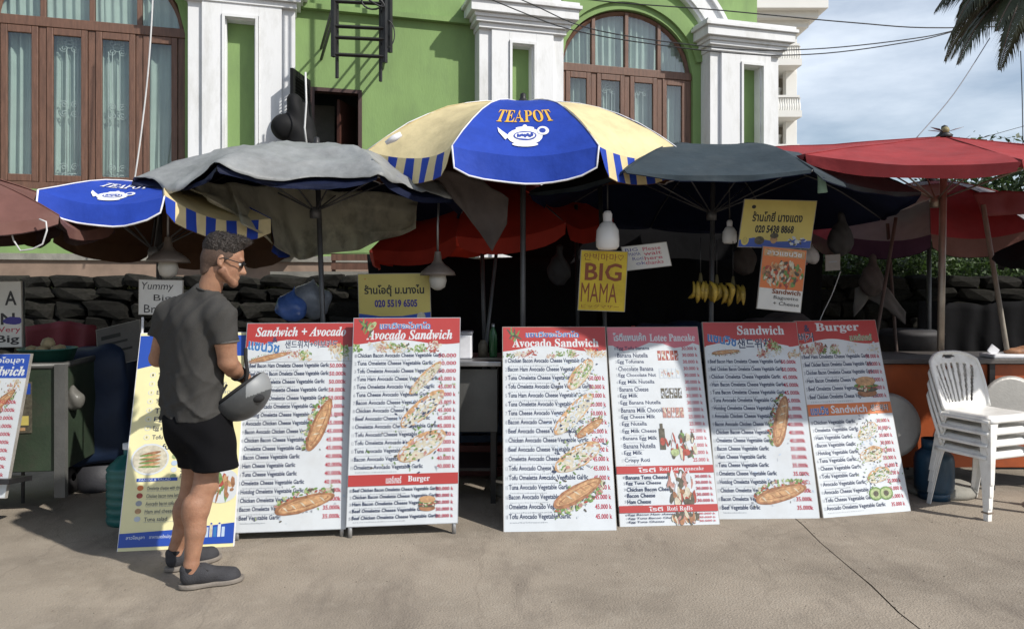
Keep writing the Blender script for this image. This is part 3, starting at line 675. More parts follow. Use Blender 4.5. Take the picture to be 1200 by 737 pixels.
def umbrella(name, label, c, rad, H_, cols, rot=0, tilt=(0, 0), n=8, val=.16, flare=.25, stripes=(), trim=(), poleout=None, pole_m=None, poler=.019, sag=.06, group='market umbrellas over the food stalls', wob=.012, print_on=None, valm=None, finial=True, pw=1.35, lining=None):
    """c: centre of the rim plane; tilt=(dz/dx, dz/dy); rot: angle of first panel's middle, clockwise from straight towards the street"""
    t = thing(name, label, 'umbrella', (c[0], c[1], 0), 0, group)
    nx = Vector((-tilt[0], -tilt[1], 1)).normalized(); ux = Vector((1, 0, tilt[0])).normalized(); uy = nx.cross(ux)
    o = Vector((0, 0, c[2]))
    def S(k, u, v, lift=0):      # panel k, u across 0..1, v 0 apex .. 1 rim .. >1 valance
        am = -PI/2+R(rot)+2*PI*k/n; a0, a1 = am-PI/n, am+PI/n
        p0 = Vector((math.cos(a0), math.sin(a0))); p1 = Vector((math.cos(a1), math.sin(a1)))
        vv = min(v, 1); q = p0.lerp(p1, u)*rad*vv
        bulge = 4*u*(1-u)
        h = H_*(1-vv**pw)+H_*(.10 if pw > 1 else .0)*math.sin(vv*PI)-sag*bulge*vv*vv*(1.0)
        r_in = 1-sag*.9*bulge*vv*vv; q = q*r_in
        wx = wob*nz3((q.x*3+k*5, q.y*3, v*2)); h += wx*min(1, v*2)
        if v > 1:
            d_ = (p0+p1).normalized(); e = (v-1)
            ins = 0 if e < 1e-6 else e*.13*(1 if u > .5 else -1)*(abs(u-.5)*2)**3
            q = q+d_*flare*val*e+ (p0-p1)*rad*ins*.12; h -= val*e*(1+.0*bulge); q = q+d_*.012*math.sin(u*17+k*3)*e
            cut = (abs(u-.5)*2)**6*.25*e; h += val*cut
        q3 = o+ux*q.x+uy*q.y+nx*h
        if v > 1: q3 = q3+(Vector((0, 0, -1))-nx*-1)*0
        if lift:
            d_ = (p0+p1).normalized(); nn = (nx*1.0+(ux*d_.x+uy*d_.y)*.5).normalized(); q3 = q3+nn*lift
        return q3
    for k in range(n):
        b = MB(); b.grid(lambda u, v: S(k, u, v), 10, 12, cols[k % len(cols)])
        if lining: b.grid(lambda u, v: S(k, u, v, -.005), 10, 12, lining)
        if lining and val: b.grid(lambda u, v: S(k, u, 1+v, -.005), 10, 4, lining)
        if val:
            if k in stripes: b.grid(lambda u, v: S(k, u, 1+v), 10, 4, mf=lambda u, v: f_blue if int(u*10) % 2 == 0 else f_yel)
            else: b.grid(lambda u, v: S(k, u, 1+v), 10, 4, (valm or cols)[k % len(valm or cols)])
        pn = b.build('panel', None, t)
        MB().tube([S(k, 0, v/10, .0025) for v in range(11)], .0035, 4).build('seam', cols[k % len(cols)], pn)
        if k in trim:
            e = MB(); e.tube([S(k, 0, 1+v/4, .002) for v in range(5)]+[S(k, u/10, 2, .002) for u in range(1, 11)]+[S(k, 1, 2-v/4, .002) for v in range(1, 5)], .006, 5); e.tube([S(k, 0, v/8, .004) for v in range(0, 9)], .004, 5); e.tube([S(k, 1, v/8, .004) for v in range(0, 9)], .004, 5)
            e.build('binding', m_trim, pn)
        if print_on and k in print_on:
            def fn(x, y, l_): return S(k, x, y, l_)
            sh_ = Sheet(fn, base=.004, step=.0004); print_on[k](sh_); sh_.out(pn)
    hub = o+nx*(H_-.45); tip = o+nx*(H_+.0)
    rb = pole_m or m_pole
    for k in range(n):
        b = MB(); b.tube([S(k, 0, v/8, -.012) for v in range(9)], .007, 5); m_ = S(k, 0, .55, -.012); b.tube([hub, m_], .006, 5); b.build('rib', rb, t)
    tl = poleout or (0, 0); b = MB(); b.tube([Vector((tl[0], tl[1], 0)), tip-nx*.02], poler, 10); b.lathe([(0, -.05), (poler+.02, -.05), (poler+.022, .0), (poler+.006, .03)], 12, c=tuple(hub)); b.build('pole', rb, t)
    MB().lathe([(0, 0), (.24, 0), (.25, .03), (.22, .07), (.05, .09), (.035, .22), (.03, .3)], 20, c=(tl[0], tl[1], 0.001)).build('base', m_conc, t)
    if finial: MB().lathe([(.05, 0), (.055, .015), (.035, .03), (.022, .05), (.02, .08), (0, .09)], 12, c=tuple(o+nx*(H_-.005))).build('finial', m_blackmetal, t)
    return t, S
def teapot(s):
    """cream word over a white teapot, on a panel whose u runs 0..1 and v apex..rim"""
    def word(v0, v1, dx, m):
        v, f, a = text(bolds('TEAPOT')); s.z += s.st
        s.mb.add([s.fn(.5+((x-.5)*.60)+dx, v0+(1-y)*(v1-v0)-dx*.3, s.z) for x, y in v], f, m)
    w0, w1 = (.60, .745) if s_yel[0] else (.585, .70)
    word(w0, w1, .012, m_pblue); word(w0, w1, 0, m_pyel if s_yel[0] else m_print)
    s.new('teapot_logo'); E = lambda cx, cy, a, b_, m, rot=0, n=18: s.ell(cx, .865+(cy-.745)*.8, a*1.15, b_*.8, m, rot, n)
    E(.50, .745, .13, .085, m_print); E(.50, .665, .075, .02, m_print); E(.50, .645, .018, .02, m_print); E(.50, .825, .09, .018, m_print)
    s.poly([(.37, .87), (.30, .83), (.25, .80), (.27, .84), (.34, .90)][::-1], m_print); E(.66, .70, .045, .045, m_print); E(.655, .70, .025, .026, m_blue_p)
    E(.50, .745, .085, .045, m_blue_p); E(.50, .745, .075, .035, m_print)
    for k in range(7): E(.44+.02*k, .745+.01*math.sin(k*3), .009, .02, m_blue_p, k)
m_blue_p = flat('logo blue', (.03, .06, .32)); s_yel = [True]
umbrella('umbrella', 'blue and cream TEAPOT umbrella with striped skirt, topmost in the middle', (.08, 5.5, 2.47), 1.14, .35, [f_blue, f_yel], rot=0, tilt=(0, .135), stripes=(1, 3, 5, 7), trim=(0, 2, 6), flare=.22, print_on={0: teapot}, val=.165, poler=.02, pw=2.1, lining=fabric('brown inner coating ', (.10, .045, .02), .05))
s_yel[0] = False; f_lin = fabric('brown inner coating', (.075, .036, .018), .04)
umbrella('umbrella', 'low blue and cream TEAPOT umbrella above the standing man', (-2.46, 5.2, 1.93), .92, .26, [f_blue, f_yel], rot=5, stripes=(1, 3, 5, 7), trim=(0,), flare=.15, print_on={0: teapot}, val=.13, lining=f_lin, tilt=(-.03, -.13))
_, SN = umbrella('umbrella', 'dark navy umbrella weighed down by a silver tarpaulin', (-1.40, 5.35, 2.12), 1.17, .36, [f_navy], rot=10, tilt=(-.015, -.03), poleout=(.10, 0.0), val=.03, flare=.1, wob=.03)
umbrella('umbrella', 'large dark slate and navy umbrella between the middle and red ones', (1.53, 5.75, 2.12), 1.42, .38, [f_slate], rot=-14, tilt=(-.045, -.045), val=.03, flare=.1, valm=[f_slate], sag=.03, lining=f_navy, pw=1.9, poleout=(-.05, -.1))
TR_, _s = umbrella('umbrella', 'faded red umbrella with a small metal cap on top at the right', (3.07, 5.36, 2.43), 1.46, .13, [f_red], pw=1.0, sag=.04, rot=-37, tilt=(-.02, .20), val=.08, flare=.1, poleout=(.04, .12), pole_m=mat('worn chrome pole', (.30, .25, .2), rough=.4, metal=.6, var=.3), poler=.024)
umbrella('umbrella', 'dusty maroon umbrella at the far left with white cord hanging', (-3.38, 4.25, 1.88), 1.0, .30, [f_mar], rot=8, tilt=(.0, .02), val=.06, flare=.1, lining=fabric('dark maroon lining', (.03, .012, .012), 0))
umbrella('umbrella', 'bright orange red umbrella glowing in the dark behind the stalls', (-.22, 6.7, 1.95), 1.12, .50, [f_red2], rot=12, tilt=(.13, .05), val=.12, flare=.0)
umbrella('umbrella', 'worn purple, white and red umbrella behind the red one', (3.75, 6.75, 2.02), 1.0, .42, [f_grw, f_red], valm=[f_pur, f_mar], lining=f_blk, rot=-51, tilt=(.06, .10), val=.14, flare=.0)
umbrella('umbrella', 'small black umbrella at the right edge over the hedge line', (3.75, 5.0, 1.72), .46, .16, [f_blk], rot=0, tilt=(.0, .0), val=.05)
# navy inner lining of the slate umbrella (same umbrella seen from below)
# plain maroon inner sheet under the red umbrella
def drape(name, label, cat, top, bot, m, nu=40, nv=16, sagf=0, fold=.03, freq=9, ph=0, solid=.003, group=None):
    def ip(pts, u):
        q = u*(len(pts)-1); k = min(int(q), len(pts)-2); t = q-k; t = t*t*(3-2*t)*.3+t*.7; return pts[k].lerp(pts[k+1], t)
    def fn(u, v):
        p = ip(top, u).lerp(ip(bot, u), v); p.z -= sagf*math.sin(PI*v)*math.sin(PI*u)
        f_ = math.sin(u*freq*2*PI/2+ph+1.6*nz3((u*3, v*1.5, ph)))*.6+nz3((u*freq*.9, v*2.2, ph))*.9
        p.y += fold*f_*(.35+v*.65); p.z += fold*.35*nz3((u*7, v*4, ph+3)); return p
    o = MB().grid(fn, nu, nv).build(name, m, solid=solid)
    return tag(o, label, cat, group)
m_silver = mat('silver tarpaulin', (.25, .258, .258), rough=.5, var=.28, scale=5, bump=.8, bscale=15, dirt=(.14, .14, .135), dscale=4, damt=.6, trans=.02)
m_khaki = mat('khaki tarpaulin', (.62, .60, .49), rough=.75, var=.2, scale=4, bump=.5, bscale=12, dirt=(.09, .085, .065), dscale=5, damt=.6, trans=.5)
m_brown = mat('grey brown cloth', (.07, .055, .05), rough=.85, var=.3, scale=5, bump=.3, trans=.05)
# silver tarp spread over the navy umbrella
def tarp(u, v):
    a = -PI*1.14+u*PI*1.36; rel = (a+PI/2-R(10))/(2*PI/8)+.5; k = math.floor(rel); uu = rel-k
    rim = 1.0+.07*nz3((math.cos(a)*2.3, math.sin(a)*2.3, 4))+.010*math.sin(a*11)+.02*nz3((a*6, 1, 1))
    r = v*max(rim, .84); over = max(0, r-1)
    p = SN(k % 8, uu, min(r, 1), .016); p += Vector((-1.40, 5.35, 0)); d_ = Vector((math.cos(a), math.sin(a), 0)); p += d_*over*.5; p.z -= over*1.2
    w_ = abs(nz3((p.x*2.6, p.y*2.6, 2)))*.016+max(0, .25-abs(nz3((p.x*4+4, p.y*4, 7))))*.05+.004*abs(math.sin(a*15+4*nz3((p.x*2, p.y*2, 0))))*r
    p.z += w_*min(1, .25+v)+.012*(uu-.5)**2; p += d_*(w_*.4*v+.012*v); return p
tb = MB().grid(tarp, 130, 44).build('tarpaulin', m_silver, solid=.001); tag(tb, 'crumpled silver grey tarpaulin spread over the navy umbrella', 'tarpaulin')
Yk = 5.0
drape('tarpaulin', 'khaki tarpaulin gathered in folds hanging under the navy umbrella', 'tarpaulin',
      [P(190, 208, 4.75), P(222, 212, 4.8), P(270, 214, 4.95), P(330, 217, 5.5), P(400, 220, 5.65), P(490, 236, 5.9)],
      [P(198, 214, 4.7), P(244, 230, 4.7), P(300, 268, 4.75), P(348, 304, 5.5), P(420, 292, 5.75), P(488, 268, 5.85)], m_khaki, 140, 36, .05, .13, 13, 1)
drape('cloth', 'grey brown cloth hanging off the right end of the navy umbrella', 'cloth',
      [P(500, 202, 4.9), P(530, 200, 4.9), P(565, 212, 4.95), P(596, 232, 5.0)],
      [P(515, 214, 4.9), P(545, 250, 4.95), P(577, 294, 5.0), P(594, 262, 5.0)], m_brown, 30, 16, 0, .035, 4, 2)
drape('tarpaulin', 'pale corrugated sheet wedged beneath the left side of the red umbrella', 'tarpaulin',
      [P(1030, 226, 6.3), P(1070, 219, 6.2), P(1108, 214, 6.1)], [P(1042, 252, 6.2), P(1075, 240, 6.1), P(1105, 226, 6.0)], mat('pale sheet', (.40, .42, .42), rough=.5, var=.2), 20, 8, 0, .02, 6, 5)
drape('awning_cloth', 'dull maroon cloth strung below the red umbrella at the right edge', 'cloth',
      [P(1140, 226, 5.6), P(1175, 224, 5.7), P(1215, 224, 5.8), P(1280, 226, 5.9)], [P(1152, 254, 5.6), P(1180, 252, 5.65), P(1215, 250, 5.7), P(1280, 246, 5.8)], fabric('dull maroon cloth', (.22, .05, .05), .2), 30, 8, 0, .02, 5, 3)
drape('added_dark_sheet', 'added black sheet standing in for the dark depth behind the slate umbrella', 'cloth',
      [P(560, 226, 7.2), P(700, 222, 7.2), P(850, 226, 7.2), P(1000, 232, 7.2)], [P(570, 292, 7.3), P(700, 330, 7.2), P(850, 335, 7.2), P(985, 268, 7.2)], f_blk, 40, 10, 0, .05, 8, 8)  # black sheet added where the stall depth is only in shade
# white cord loop under the maroon umbrella
b = MB(); b.tube([P(x, y, 3.9) for x, y in ((14, 254), (12, 268), (16, 282), (24, 294), (38, 292), (50, 286), (55, 270), (54, 260), (46, 257))], .0045, 6)
tag(b.build('cord', m_wirew), 'white cord loop dangling from the maroon umbrella', 'cord')
# knotted strip of cloth between slate and red umbrellas
b = MB(); b.tube([P(935, 197, 4.75), P(948, 190, 4.72), P(957, 185, 4.70), P(961, 198, 4.68), P(963, 213, 4.68), P(964, 226, 4.68)], [.008, .012, .026, .02, .024, .03], 7)
tag(b.build('cloth_strip', mat('pale green cloth', (.22, .36, .30), rough=.8)), 'pale green rag tied between the slate and the red umbrella', 'cloth strip')
b = MB(); b.tube([P(452, 168, 4.45), P(462, 162, 4.45), P(470, 157, 4.45)], [.012, .022, .014], 7)
tag(b.build('plastic_scrap', m_trim), 'scrap of white plastic on the left cream panel of the TEAPOT umbrella', 'plastic scrap')
# metal cap with wings on the red umbrella
cp = bpy.data.objects.new('cap', None); C.objects.link(cp); cp.parent = TR_; cp.location = (0, -.04, 2.585); cp.scale = (.7, .7, .7)
MB().lathe([(.03, 0), (.04, .02), (.03, .05), (.0, .06)], 10).build('knob', mat('olive knob', (.25, .22, .1)), cp)
for a in (-.2, 2.2, 3.3):
    e = MB(); e.add([(0, 0, .0), (.09, -.02, .03), (.17, 0, .05), (.09, .03, .03)], [(0, 1, 2, 3)]); q = e.build('blade', m_steel, cp, solid=.004); q.rotation_euler = (0, 0, a)

# free-standing stall poles seen in the dark
def pole(label, pts, Y, r, m): 
    q = [P(x, y, Y) for x, y in pts]; d = (q[-1]-q[0]).normalized(); g = q[-1]+d*(q[-1].z/max(1e-3, -d.z)) if d.z < -.3 else q[-1]
    b = MB(); b.tube(q[:1]+[g], r, 8); return tag(b.build('stall_pole', m), label, 'pole', 'bare poles holding up the stall roofs')
m_rust = mat('rusty dark pole', (.10, .07, .06), rough=.7, metal=.3, var=.4); m_pale = mat('pale bamboo pole', (.25, .22, .18), rough=.6, var=.3)
pole('thin leaning pole just left of the TEAPOT umbrella pole', [(586, 256), (572, 385)], 6.0, .014, m_pole)
pole('black pole carrying the white bulb lamp and the BIG MAMA sign', [(703, 214), (709, 385)], 5.3, .016, m_blackmetal)
pole('short dark pole hanging between orange umbrella and BIG MAMA sign', [(675, 240), (677, 384)], 6.4, .016, m_blackmetal)
pole('pale leaning pole at the far right below the maroon cloth', [(1152, 240), (1180, 410)], 5.6, .018, m_pale)
pole('dark leaning rod left of the red umbrella pole', [(1050, 255), (1030, 376)], 5.9, .014, m_rust)
pole('second dark rod crossing behind the purple umbrella', [(1040, 262), (1048, 376)], 6.2, .014, m_rust)
pole('upright grey pole behind the left cart', [(27, 330), (27, 420)], 5.2, .012, m_pole)
cable('white cord running slantwise behind the right Sandwich boards', [(985, 318), (975, 345), (960, 378), (950, 420)], 5.9, .006, m_wirew)
# ------------------------------------------------------------------ lamps (all unlit)
m_shade = mat('brown enamel shade', (.16, .13, .11), rough=.4, var=.3); m_bulb = mat('milky bulb', (.72, .72, .72), rough=.25, var=.04, bump=0); m_bulb2 = mat('dim milky bulb', (.5, .48, .44), rough=.3, var=.1, bump=0)
def dome(label, px, py, Y, r=.135):
    c = P(px, py, Y); t = thing('dome_lamp', label, 'lamp', tuple(c))
    MB().lathe([(.02, .16), (.028, .10), (.05, .07), (r*.6, .055), (r*.92, .02), (r, -.005), (r*.97, -.005), (r*.6, .04), (.0, .05)], 28).build('shade', m_shade, t)
    MB().lathe([(.02, .06), (.03, .03), (.055, .0), (.062, -.04), (.05, -.085), (.02, -.105), (0, -.108)], 20).build('bulb', m_bulb2, t)
    MB().tube([(0, 0, .15), (0, 0, .34), (.01, 0, .6)], .008, 6).build('cord', m_steel, t)
dome('brown dome lamp with round bulb hanging left of the man', 197, 307, 4.85)
dome('brown dome lamp with round bulb over the yellow Lao banner', 513, 322, 5.2, .125)
def led(label, px, py, Y, s):
    c = P(px, py, Y); t = thing('bulb_lamp', label, 'lamp', tuple(c))
    MB().lathe([(0, -.095*s), (.06*s, -.09*s), (.078*s, -.07*s), (.08*s, -.02*s), (.075*s, .04*s), (.05*s, .085*s), (.03*s, .10*s)], 22).build('bulb', m_bulb, t)
    MB().lathe([(.03*s, .098*s), (.032*s, .15*s), (.022*s, .17*s), (0, .175*s)], 14).build('socket', m_trim, t); MB().tube([(0, 0, .17*s), (0, .01, .5)], .006, 6).build('cord', m_wire, t)
led('large white bulb hanging above the BIG MAMA sign', 712, 277, 5.1, 1.0)
led('small white bulb hanging above the bananas', 855, 276, 5.5, .66)

# ------------------------------------------------------------------ signs and boards
m_board = mat('white vinyl', (.60, .635, .665), rough=.3, var=.07, scale=3, bump=.12, bscale=5, dirt=(.46, .46, .45), dscale=4, damt=.35); m_redh = flat('red header ink', (.40, .045, .042), .4); m_redd = flat('price red ink', (.42, .03, .06)); m_ink = flat('navy text ink', (.03, .045, .10)); m_subg = flat('faint grey ink', (.24, .27, .31)); m_grey = flat('grey text ink', (.30, .32, .36)); m_inkb = flat('black ink', (.02, .02, .02))
m_cyan = flat('blue lettering', (.03, .16, .42)); m_pinkh = flat('pink header ink', (.55, .16, .20)); m_bread = mat('bread crust print', (.34, .165, .085), var=.5, scale=30, bump=0); m_bread2 = mat('pale crust print', (.52, .31, .16), var=.45, scale=40, bump=0); m_lett = mat('lettuce print', (.15, .26, .08), var=.5, scale=60, bump=0); m_lett2 = mat('pale lettuce print', (.36, .44, .22), var=.4, scale=60, bump=0); m_ham = mat('ham print', (.42, .22, .19), var=.4, scale=50, bump=0); m_tom = mat('tomato print', (.36, .07, .05), var=.4, scale=50, bump=0); m_creamp = mat('cream print', (.55, .51, .40), var=.3, scale=40, bump=0); m_olive = mat('dark food print', (.10, .09, .065), var=.5, scale=50, bump=0); m_cream = flat('pale yellow vinyl', (.78, .72, .40), .35); m_bl = flat('vinyl blue', (.02, .07, .38), .35); m_orange = flat('orange ink', (.60, .17, .05)); m_palegrey = flat('pale grey print', (.5, .55, .6)); m_sky = flat('pale blue print', (.45, .55, .68))
m_ply = mat('board frame wood', (.34, .32, .29), rough=.7, var=.3, scale=8, bump=.3); m_alu = mat('aluminium board frame', (.45, .46, .47), rough=.4, metal=.6, var=.2)
SAL = [m_lett, m_lett2, m_ham, m_tom, m_creamp, m_bread2]
def scatter(s, T, ln, wd, n, ms):
    for k in range(n): s.ell(*T(random.gauss(0, .30)*ln, random.gauss(0, .42)*wd), wd*random.uniform(.04, .10), wd*random.uniform(.02, .05), random.choice(ms), random.uniform(0, 3), 6, .35)
def baguette(s, cx, cy, ln, wd, ang, greens=1):
    s.new('food_picture'); s.st = 2.5e-6; c_, n_ = math.cos(ang), math.sin(ang)
    def T(x, y): return (cx+x*c_-y*n_*1.0, cy+x*n_+y*c_)
    scatter(s, T, ln, wd, 60, [m_lett, m_lett2, m_palegrey, m_grey, m_sky, m_olive])
    for k in range(70):
        x = random.uniform(-.5, .5)*ln; e = math.sqrt(max(.05, 1-(2*x/ln)**2)); s.ell(*T(x, greens*e*wd*(.30+random.uniform(-.16, .24))), wd*.11, wd*.06, random.choice([m_lett, m_lett2, m_lett, m_tom, m_ham, m_creamp, m_olive]), random.uniform(0, 3), 7, .35)
    s.poly([T(ln/2*math.cos(2*PI*i/24), -greens*wd*.14+wd*.40*math.sin(2*PI*i/24)*(1-.15*math.cos(2*PI*i/24))*(1+random.uniform(-.05, .05))) for i in range(24)], m_bread)
    for q, mm in ((.36, m_bread2), (.25, m_bread), (.20, m_bread2)):
        s.poly([T(ln*(.30+q*.4)*math.cos(2*PI*i/20), -greens*wd*(.05+q*.3)+wd*q*.75*math.sin(2*PI*i/20)*(1+random.uniform(-.12, .12))) for i in range(20)], mm)
    for k in range(5):
        x = (-.34+.15*k+random.uniform(-.02, .02))*ln; y0_ = -greens*wd*.16; s.poly([T(x-.02*ln, y0_-wd*.17), T(x+.03*ln, y0_-wd*.05), T(x+.06*ln, y0_+wd*.16), T(x+.02*ln, y0_+wd*.05)], random.choice([m_bread, m_creamp]))
def openroll(s, cx, cy, ln, wd, ang, fill=None):
    s.new('food_picture'); s.st = 2.5e-6; c_, n_ = math.cos(ang), math.sin(ang)
    def T(x, y): return (cx+x*c_-y*n_, cy+x*n_+y*c_)
    scatter(s, T, ln*1.1, wd*1.2, 90, [m_lett, m_lett2, m_palegrey, m_grey, m_ink, m_olive, m_sky])
    s.poly([T(ln/2*math.cos(2*PI*i/22), wd*.5*math.sin(2*PI*i/22)*(1+random.uniform(-.08, .08))) for i in range(22)], m_bread2)
    s.poly([T(ln*.46*math.cos(2*PI*i/22), wd*.10+wd*.36*math.sin(2*PI*i/22)*(1+random.uniform(-.12, .12))) for i in range(22)], m_creamp)
    fl = (fill+[m_lett, m_palegrey, m_board]) if fill else [m_creamp, m_olive, m_lett2, m_ham, m_palegrey]
    for k in range(110):
        t = random.uniform(0, 2*PI); q = math.sqrt(random.random())*1.02; s.ell(*T(ln*.45*q*math.cos(t), wd*.42*q*math.sin(t)), wd*.09*random.uniform(.5, 1.5), wd*.05, random.choice(fl), ang+random.uniform(-.7, .7), 6, .3)
def salad(s, x0, x1, y0, y1, n=60):
    s.new('food_picture'); s.st = 2.5e-6
    hs_ = [(random.uniform(x0, x1), random.uniform(y0+.3*(y1-y0), y1-.15*(y1-y0)), random.choice([(m_lett, m_lett2), (m_ham, m_tom), (m_creamp, m_bread2), (m_lett, m_olive), (m_palegrey, m_creamp), (m_ham, m_creamp)])) for _ in range(max(3, int((x1-x0)*12)))]
    for k in range(int(n*2.2)):
        h = random.choice(hs_); s.ell(h[0]+random.gauss(0, .028), min(y1, max(y0, h[1]+random.gauss(0, .22)*(y1-y0))), random.uniform(.006, .017), random.uniform(.05, .13)*(y1-y0), random.choice(h[2]), random.uniform(-.6, .6), 7, .35)
def burger(s, cx, cy, r):
    s.new('food_picture'); s.st = 2.5e-6
    s.ell(cx, cy+r*.55, r, r*.35, m_bread); s.ell(cx, cy+r*.22, r*1.1, r*.25, m_olive, 0, 12, .1); s.ell(cx, cy+.02*r, r*1.1, r*.16, m_tom, 0, 12, .1); s.ell(cx, cy-r*.14, r*1.2, r*.2, m_lett, 0, 14, .2); s.blobs(cx, cy, r*1.05, r*.35, [m_lett, m_olive, m_tom, m_creamp], 24, r*.16); s.ell(cx, cy-r*.5, r*1.02, r*.42, m_bread2)
class Board:
    """four picture corners -> a leaning panel standing on the ground; local metres, x right, y up along the panel"""
    def __init__(s, name, label, cat, tl, tr, br, bl, lean, z0=0.0, frame=None, legs=0, group='leaning food menu boards', vert=None, thick=.022):
        if vert is None:
            B0, B1 = G(*bl, z0), G(*br, z0); T0, T1 = P(*tl, B0.y+lean), P(*tr, B1.y+lean)
        else: B0, B1, T0, T1 = P(*bl, vert), P(*br, vert), P(*tl, vert), P(*tr, vert)
        s.B0 = B0; X = (B1-B0); s.w = ((B1-B0).length+(T1-T0).length)/2; X.z *= 1 if vert else 1; X = X.normalized()
        U = ((T0+T1)-(B0+B1))*.5; s.h = U.length; U = U.normalized(); s.h = ((T0-B0).length+(T1-B1).length)/2
        Nn = X.cross(U).normalized()*1; U2 = Nn.cross(X).normalized(); 
        sk = U.dot(X)                                     # slight racking of the flimsy board
        c = (B0+B1)*.5+(T0+T1-B0-B1)*.25; o = c-X*s.w/2-U*s.h/2
        s.t = bpy.data.objects.new(name, None); C.objects.link(s.t); tag(s.t, label, cat, group)
        s.t.matrix_world = Matrix(((X.x, U2.x, Nn.x, o.x), (X.y, U2.y, Nn.y, o.y), (X.z, U2.z, Nn.z, o.z), (0, 0, 0, 1)))
        s.sk = sk; s.thick = thick; s.o = o
        fm = frame or m_ply; w_, h_ = s.w, s.h; U_ = math.sqrt(1-sk*sk)
        def Q(x, y, z): return Vector((x+sk*y, y*U_, z))
        s.Q = Q
        b = MB()
        def pr(x0, x1, y0, y1, z0_, z1_): 
            b.add([Q(x, y, z) for x in (x0, x1) for y in (y0, y1) for z in (z0_, z1_)], [(0,1,3,2),(4,6,7,5),(0,4,5,1),(2,3,7,6),(0,2,6,4),(1,5,7,3)])
        f = .022; pr(-.004, f, -.004, h_+.004, -thick, .0002); pr(w_-f, w_+.004, -.004, h_+.004, -thick, .0002); pr(f, w_-f, -.004, f, -thick, .0001); pr(f, w_-f, h_-f, h_+.004, -thick, .0001); pr(f, w_-f, h_*.5-.015, h_*.5+.015, -thick, -.004)
        s.frame = b.build('frame', fm, s.t)
        if legs:
            for x in (.02, w_-.02):
                b = MB(); a = Q(x, h_*.92, -.02); d_ = s.t.matrix_world.to_3x3().transposed() @ Vector((0, 0, -1)); top = s.t.matrix_world @ a; ln = top.z
                back = s.t.matrix_world.to_3x3().transposed() @ Vector((-.02, .28, 0)); b.tube([a, a+d_*ln+back], .012, 5)
                fr = Q(x, .02, -.012); lnf = (s.t.matrix_world @ fr).z; b.tube([fr, fr+d_*lnf], .014, 5); b.build('leg', fm, s.t)
    def panel(s, m, wav=.0):
        w_, h_ = s.w, s.h
        def fn(u, v): 
            e = min(u, 1-u, v, 1-v); return s.Q(u*w_, v*h_, .001+wav*(nz3((u*2+s.o.x, v*3, 2)))*min(1, e*6))
        MB().grid(fn, 12, 20, m).build('vinyl_panel', None, s.t); s.pfn = fn
    def sheet(s):
        w_, h_ = s.w, s.h
        def fn(x, y, l_):
            p = s.pfn(min(max(x, 0), 1), 1-min(max(y, 0), 1)); p.z += l_; return p
        return Sheet(fn)                                    # x 0..1 from left, y 0..1 from the top
    def finish(s, sh, name='printed_menu'):
        sh.out(s.t)
def T2(s, body, x0, yb, x1, yt, m, **k): s.txt(body, x0, yb, x1, yt, m, **k)
LAO = 'ແຊນວິດ'
THs = ['ขนมปังฝรั่งเศสไส้', 'แซนวิชไก่ทอดผัก', 'ไข่เจียวชีสผักสด', 'ทูน่าอะโวคาโดผัก']
def menu_lines(s, items, y0, y1, x0=.045, xw=.72, price='50.000k', px0=.79, px1=.95, num=True, big=1.0, prices=None, ink=None, sub=True):
    n = len(items); st = (y1-y0)/n; st0 = s.st; s.z += s.st; s.st = 0
    for i, it in enumerate(items):
        y = y0+i*st; ln = min(1.0, len(it)/42)*xw
        if num: s.txt(str(i+1), x0-.026, y+st*.52, x0-.008, y+st*.12, m_grey)
        s.txt(it, x0, y+st*.68*big, x0+ln, y, ink or m_ink, off=.02)
        if sub: s.txt(THs[i % 4], x0+.01, y+st*.95, x0+.01+ln*.6, y+st*.80, m_subg)
        p = prices[i] if prices else price
        if p: s.txt(p, px0, y+st*.62, px1, y+st*.10, m_redd, off=.02)
    s.st = st0
SI = ['Beef Bacon Ham Omelette Cheese Vegetable Garlic', 'Beef Chicken Bacon Omelette Cheese Vegetable Garlic', 'Chicken Omelette Cheese Vegetable Garlic', 'Ham Bacon Omelette Cheese Vegetable Garlic', 'Tuna Bacon Omelette Cheese Vegetable Garlic', 'Tuna Avocado Omelette Vegetable Garlic', 'Hotdog Omelette Cheese Vegetable Garlic', 'Avocado Chicken Cheese Vegetable Garlic', 'Bacon Avocado Chicken Cheese Vegetable Garlic', 'Chicken Bacon Cheese Vegetable Garlic', 'Omelette Cheese Vegetable Garlic', 'Bacon Cheese Vegetable Garlic', 'Ham Cheese Vegetable Garlic', 'Tuna Cheese Vegetable Garlic', 'Omelette Cheese Vegetable Garlic', 'Hotdog Omelette Vegetable Garlic', 'Chicken Omelette Vegetable Garlic', 'Bacon Omelette Vegetable Garlic', 'Beef Vegetable Garlic']
AI = ['Chicken Bacon Avocado Cheese Vegetable Garlic', 'Tuna Omelette Cheese Vegetable Garlic', 'Tofu Omelette Avocado Cheese Vegetable Garlic', 'Tuna Ham Avocado Cheese Vegetable Garlic', 'Tuna Omelette Avocado Vegetable Garlic', 'Tuna Cheese Avocado Vegetable Garlic', 'Bacon Avocado Cheese Vegetable Garlic', 'Chicken Avocado Cheese Vegetable Garlic', 'Beef Avocado Cheese Vegetable Garlic', 'Omelette Avocado Cheese Vegetable Garlic', 'Tofu Avocado Cheese Vegetable Garlic', 'Tofu Omelette Avocado Vegetable Garlic', 'Tuna Avocado Vegetable Garlic', 'Bacon Avocado Vegetable Garlic', 'Omelette Avocado Vegetable Garlic']
BI = ['Beef Chicken Bacon Omelette Cheese Vegetable Garlic', 'Chicken Bacon Omelette Cheese Vegetable Garlic', 'Ham Bacon Omelette Cheese Vegetable Garlic', 'Beef Omelette Cheese Vegetable Garlic', 'Beef Chicken Omelette Cheese Vegetable Garlic']
